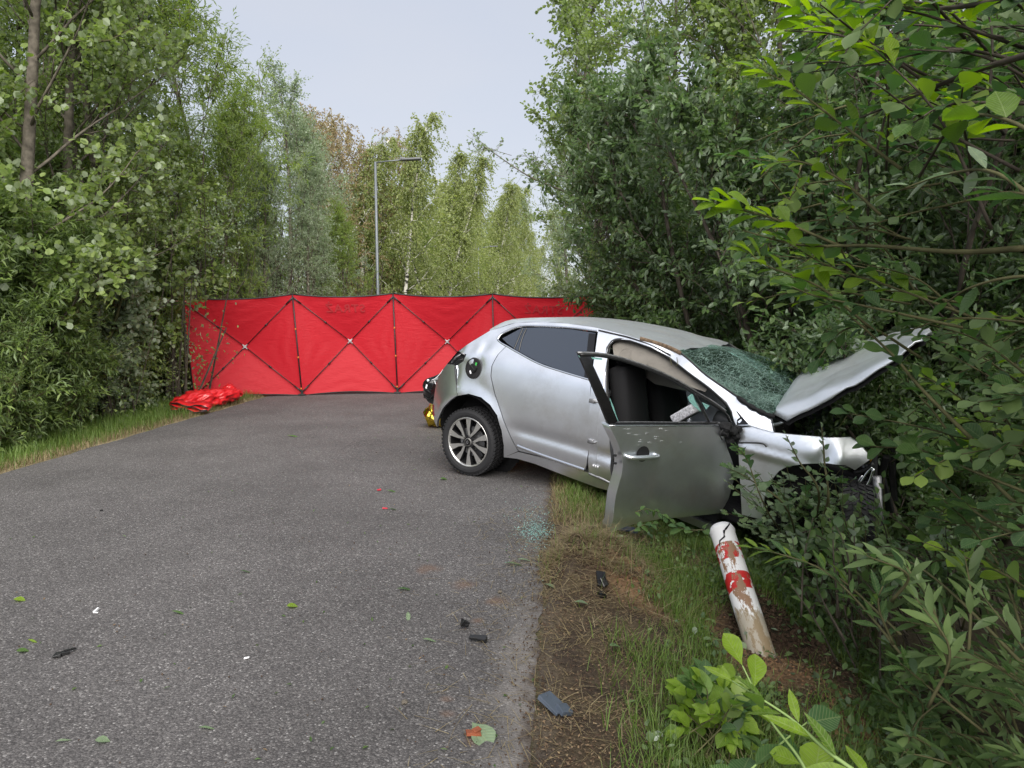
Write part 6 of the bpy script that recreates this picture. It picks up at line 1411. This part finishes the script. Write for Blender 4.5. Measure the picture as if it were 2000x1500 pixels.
# sprays at the foot of the door
q = G(1330, 1040); S_ = Bush('robinia_sprig', 'small sprig of oval leaflets in front of the foot of the open door', 'plant', q, 'twig'); rS = random.Random(27)
S_.shoot([PY(1240, 1000, 4.2), PY(1265, 994, 4.2), PY(1290, 1003, 4.2), PY(1310, 1015, 4.2)], 14, .055, 'oval', 'lf_mid', r=.002, spread=1.2, u0=.0, drop=.5)
S_.shoot([q, PY(1375, 1035, 4.1), PY(1345, 1035, 4.1), PY(1325, 1030, 4.1)], 8, .075, 'obovate', 'lf_mid', r=.003)
S_.shoot([PY(1230, 1040, 4.2), PY(1255, 1026, 4.2), PY(1275, 1022, 4.2)], 10, .05, 'oval', 'lf_mid', r=.002, spread=1.2, drop=.4)
S_.done()
# G: near plants at the bottom
q = G(1400, 1480); G_ = Bush('leafy_weed', 'bright green leafy weed clump at the bottom of the picture right of the road', 'plant', q, 'twig'); rG = random.Random(29)
for i in range(44):
    x, y = rG.uniform(1300, 1490), rG.uniform(1300, 1480); tip = PY(x, y, q.y+rG.uniform(-.1, .35)); tip.z = max(tip.z, hgt(tip.x, tip.y)+.06); G_.shoot([q+Vector((rG.gauss(0, .08), rG.gauss(0, .08), 0)), q.lerp(tip, .6)+Vector((0, 0, .05)), tip], 7, .075, 'oval', rG.choice(['lf_bright', 'lf_mid', 'lf_bright']), r=.0025, u0=.35, rng=rG)
G_.done()
q = Vector((1.0, 1.35, -.2)); H_ = Bush('goldenrod_stalk', 'pale stalk with long leaves leaning in from the bottom edge close to the lens', 'plant', q, 'twig'); rH = random.Random(30)
M['stalk'] = mat('pale green stalk', (.22, .32, .10), .6); H_.sm = 'stalk'
H_.shoot(pp((1720, 1540, 1.35), (1620, 1470, 1.42), (1540, 1400, 1.5), (1430, 1330, 1.6)), 9, .10, 'lance', 'lf_bright', r=.0045, u0=.05)
H_.shoot(pp((1600, 1560, 1.45), (1560, 1480, 1.5), (1500, 1400, 1.55), (1450, 1300, 1.6)), 6, .10, 'obovate', 'lf_bright', r=.004, u0=.1)
H_.shoot(pp((1440, 1560, 1.5), (1450, 1520, 1.5), (1540, 1440, 1.6), (1590, 1400, 1.7)), 6, .09, 'oval', 'lf_mid', r=.003)
H_.done()
# bushes outside the frame on the right: the thicket goes on, and the door and wing mirror it
plant('salA', 3.4, 1.4, .4, .9, 'dark sallow bush just outside the right picture edge', 'bush', 'bush', 'bushes continuing beside the camera'); plant('salA', 3.8, -1.2, 1.4, .95, 'dark sallow bush beside the camera on the right', 'bush', 'bush', 'bushes continuing beside the camera'); plant('salA', 2.6, -3.6, 2.4, .95, 'dark sallow bush behind the camera on the right', 'bush', 'bush', 'bushes continuing beside the camera')


# ------------------------------------------------------------------ single leaves lying on the road
GLf = 'leaves fallen on the asphalt'
lv_ = [(922, 1424, .13, 'obovate', 'lf_grey', -1.0, 'large pale leaf near the bottom of the road beside a bark flake'), (797, 1204, .085, 'lance', 'lf_grey', -1.4, 'narrow white backed leaf left of the jagged black shard'), (338, 1456, .0, '', '', 0, ''), (186, 1457, .05, 'oval', 'lf_grey', .2, 'oval pale leaf at the bottom left of the road'), (388, 1432, .06, 'lance', 'lf_grey', .2, 'thin pale leaf at the bottom of the road right of the oval leaf'), (108, 1460, .05, 'lance', 'lf_grey', .6, 'small pale leaf at the bottom left corner of the road'), (775, 1158, .10, 'lance', 'lf_mid', .25, 'pair of dark green narrow leaves above the narrow white leaf'), (560, 1192, .06, 'oval', 'lf_bright', .4, 'bright green leaf in the middle of the asphalt'), (468, 1122, .07, 'lance', 'lf_mid', .1, 'dark green leaf far out in the middle of the asphalt'), (335, 1202, .08, 'lance', 'lf_mid', -.1, 'dull green leaf left of the bright green leaf'), (27, 1178, .06, 'oval', 'lf_bright', .1, 'green leaf at the left edge of the picture on the asphalt'), (55, 1258, .05, 'lance', 'lf_bright', -.2, 'yellow green leaf left of the black forked shard'), (32, 1281, .05, 'oval', 'lf_mid', .5, 'dull green leaf below the yellow green leaf at left'), (985, 1107, .15, 'lance', 'lf_grey', .05, 'long grey green willow sprig lying near the road edge'), (1010, 1100, .10, 'lance', 'lf_grey', .3, 'grey green leaf touching the long willow sprig'), (1062, 1148, .07, 'obovate', 'lf_grey', -.4, 'pale leaf lying where asphalt meets soil'), (825, 1257, .07, 'lance', 'lf_grey', 0, 'curled grey leaf left of the black plastic stick'), (755, 963, .10, 'lance', 'lf_mid', -.1, 'green sprig lying on the road before the car'), (757, 999, .09, 'lance', 'lf_mid', .1, 'flattened green sprig under the red lens chip'), (860, 940, .07, 'oval', 'lf_mid', .3, 'dark green leaf on the road below the rear tyre'), (560, 855, .2, 'lance', 'lf_mid', 0, 'dark flattened twig on the road well before the screen'), (1190, 1275, .06, 'oval', 'lf_grey', .3, 'pale leaf sprig lying on bare soil beside the grass'), (1120, 1188, .08, 'obovate', 'lf_grey', .2, 'grey green leaf cluster on the bare soil near the road edge')]
for px, py, s_, kind, m_, az, lb in lv_:
    if not lb: continue
    q = G(px, py); z0 = max(q.z, 0.0)+.008 if q.x < edge_r(q.y) else q.z+.03
    o = link('fallen_leaf', lmesh(kind, m_)); o.location = (q.x, q.y, z0+s_*.05); o.scale = (s_, s_, s_); o.rotation_euler = (random.uniform(-.2, .2), .10, az); tag(o, lb, 'leaf', GLf)
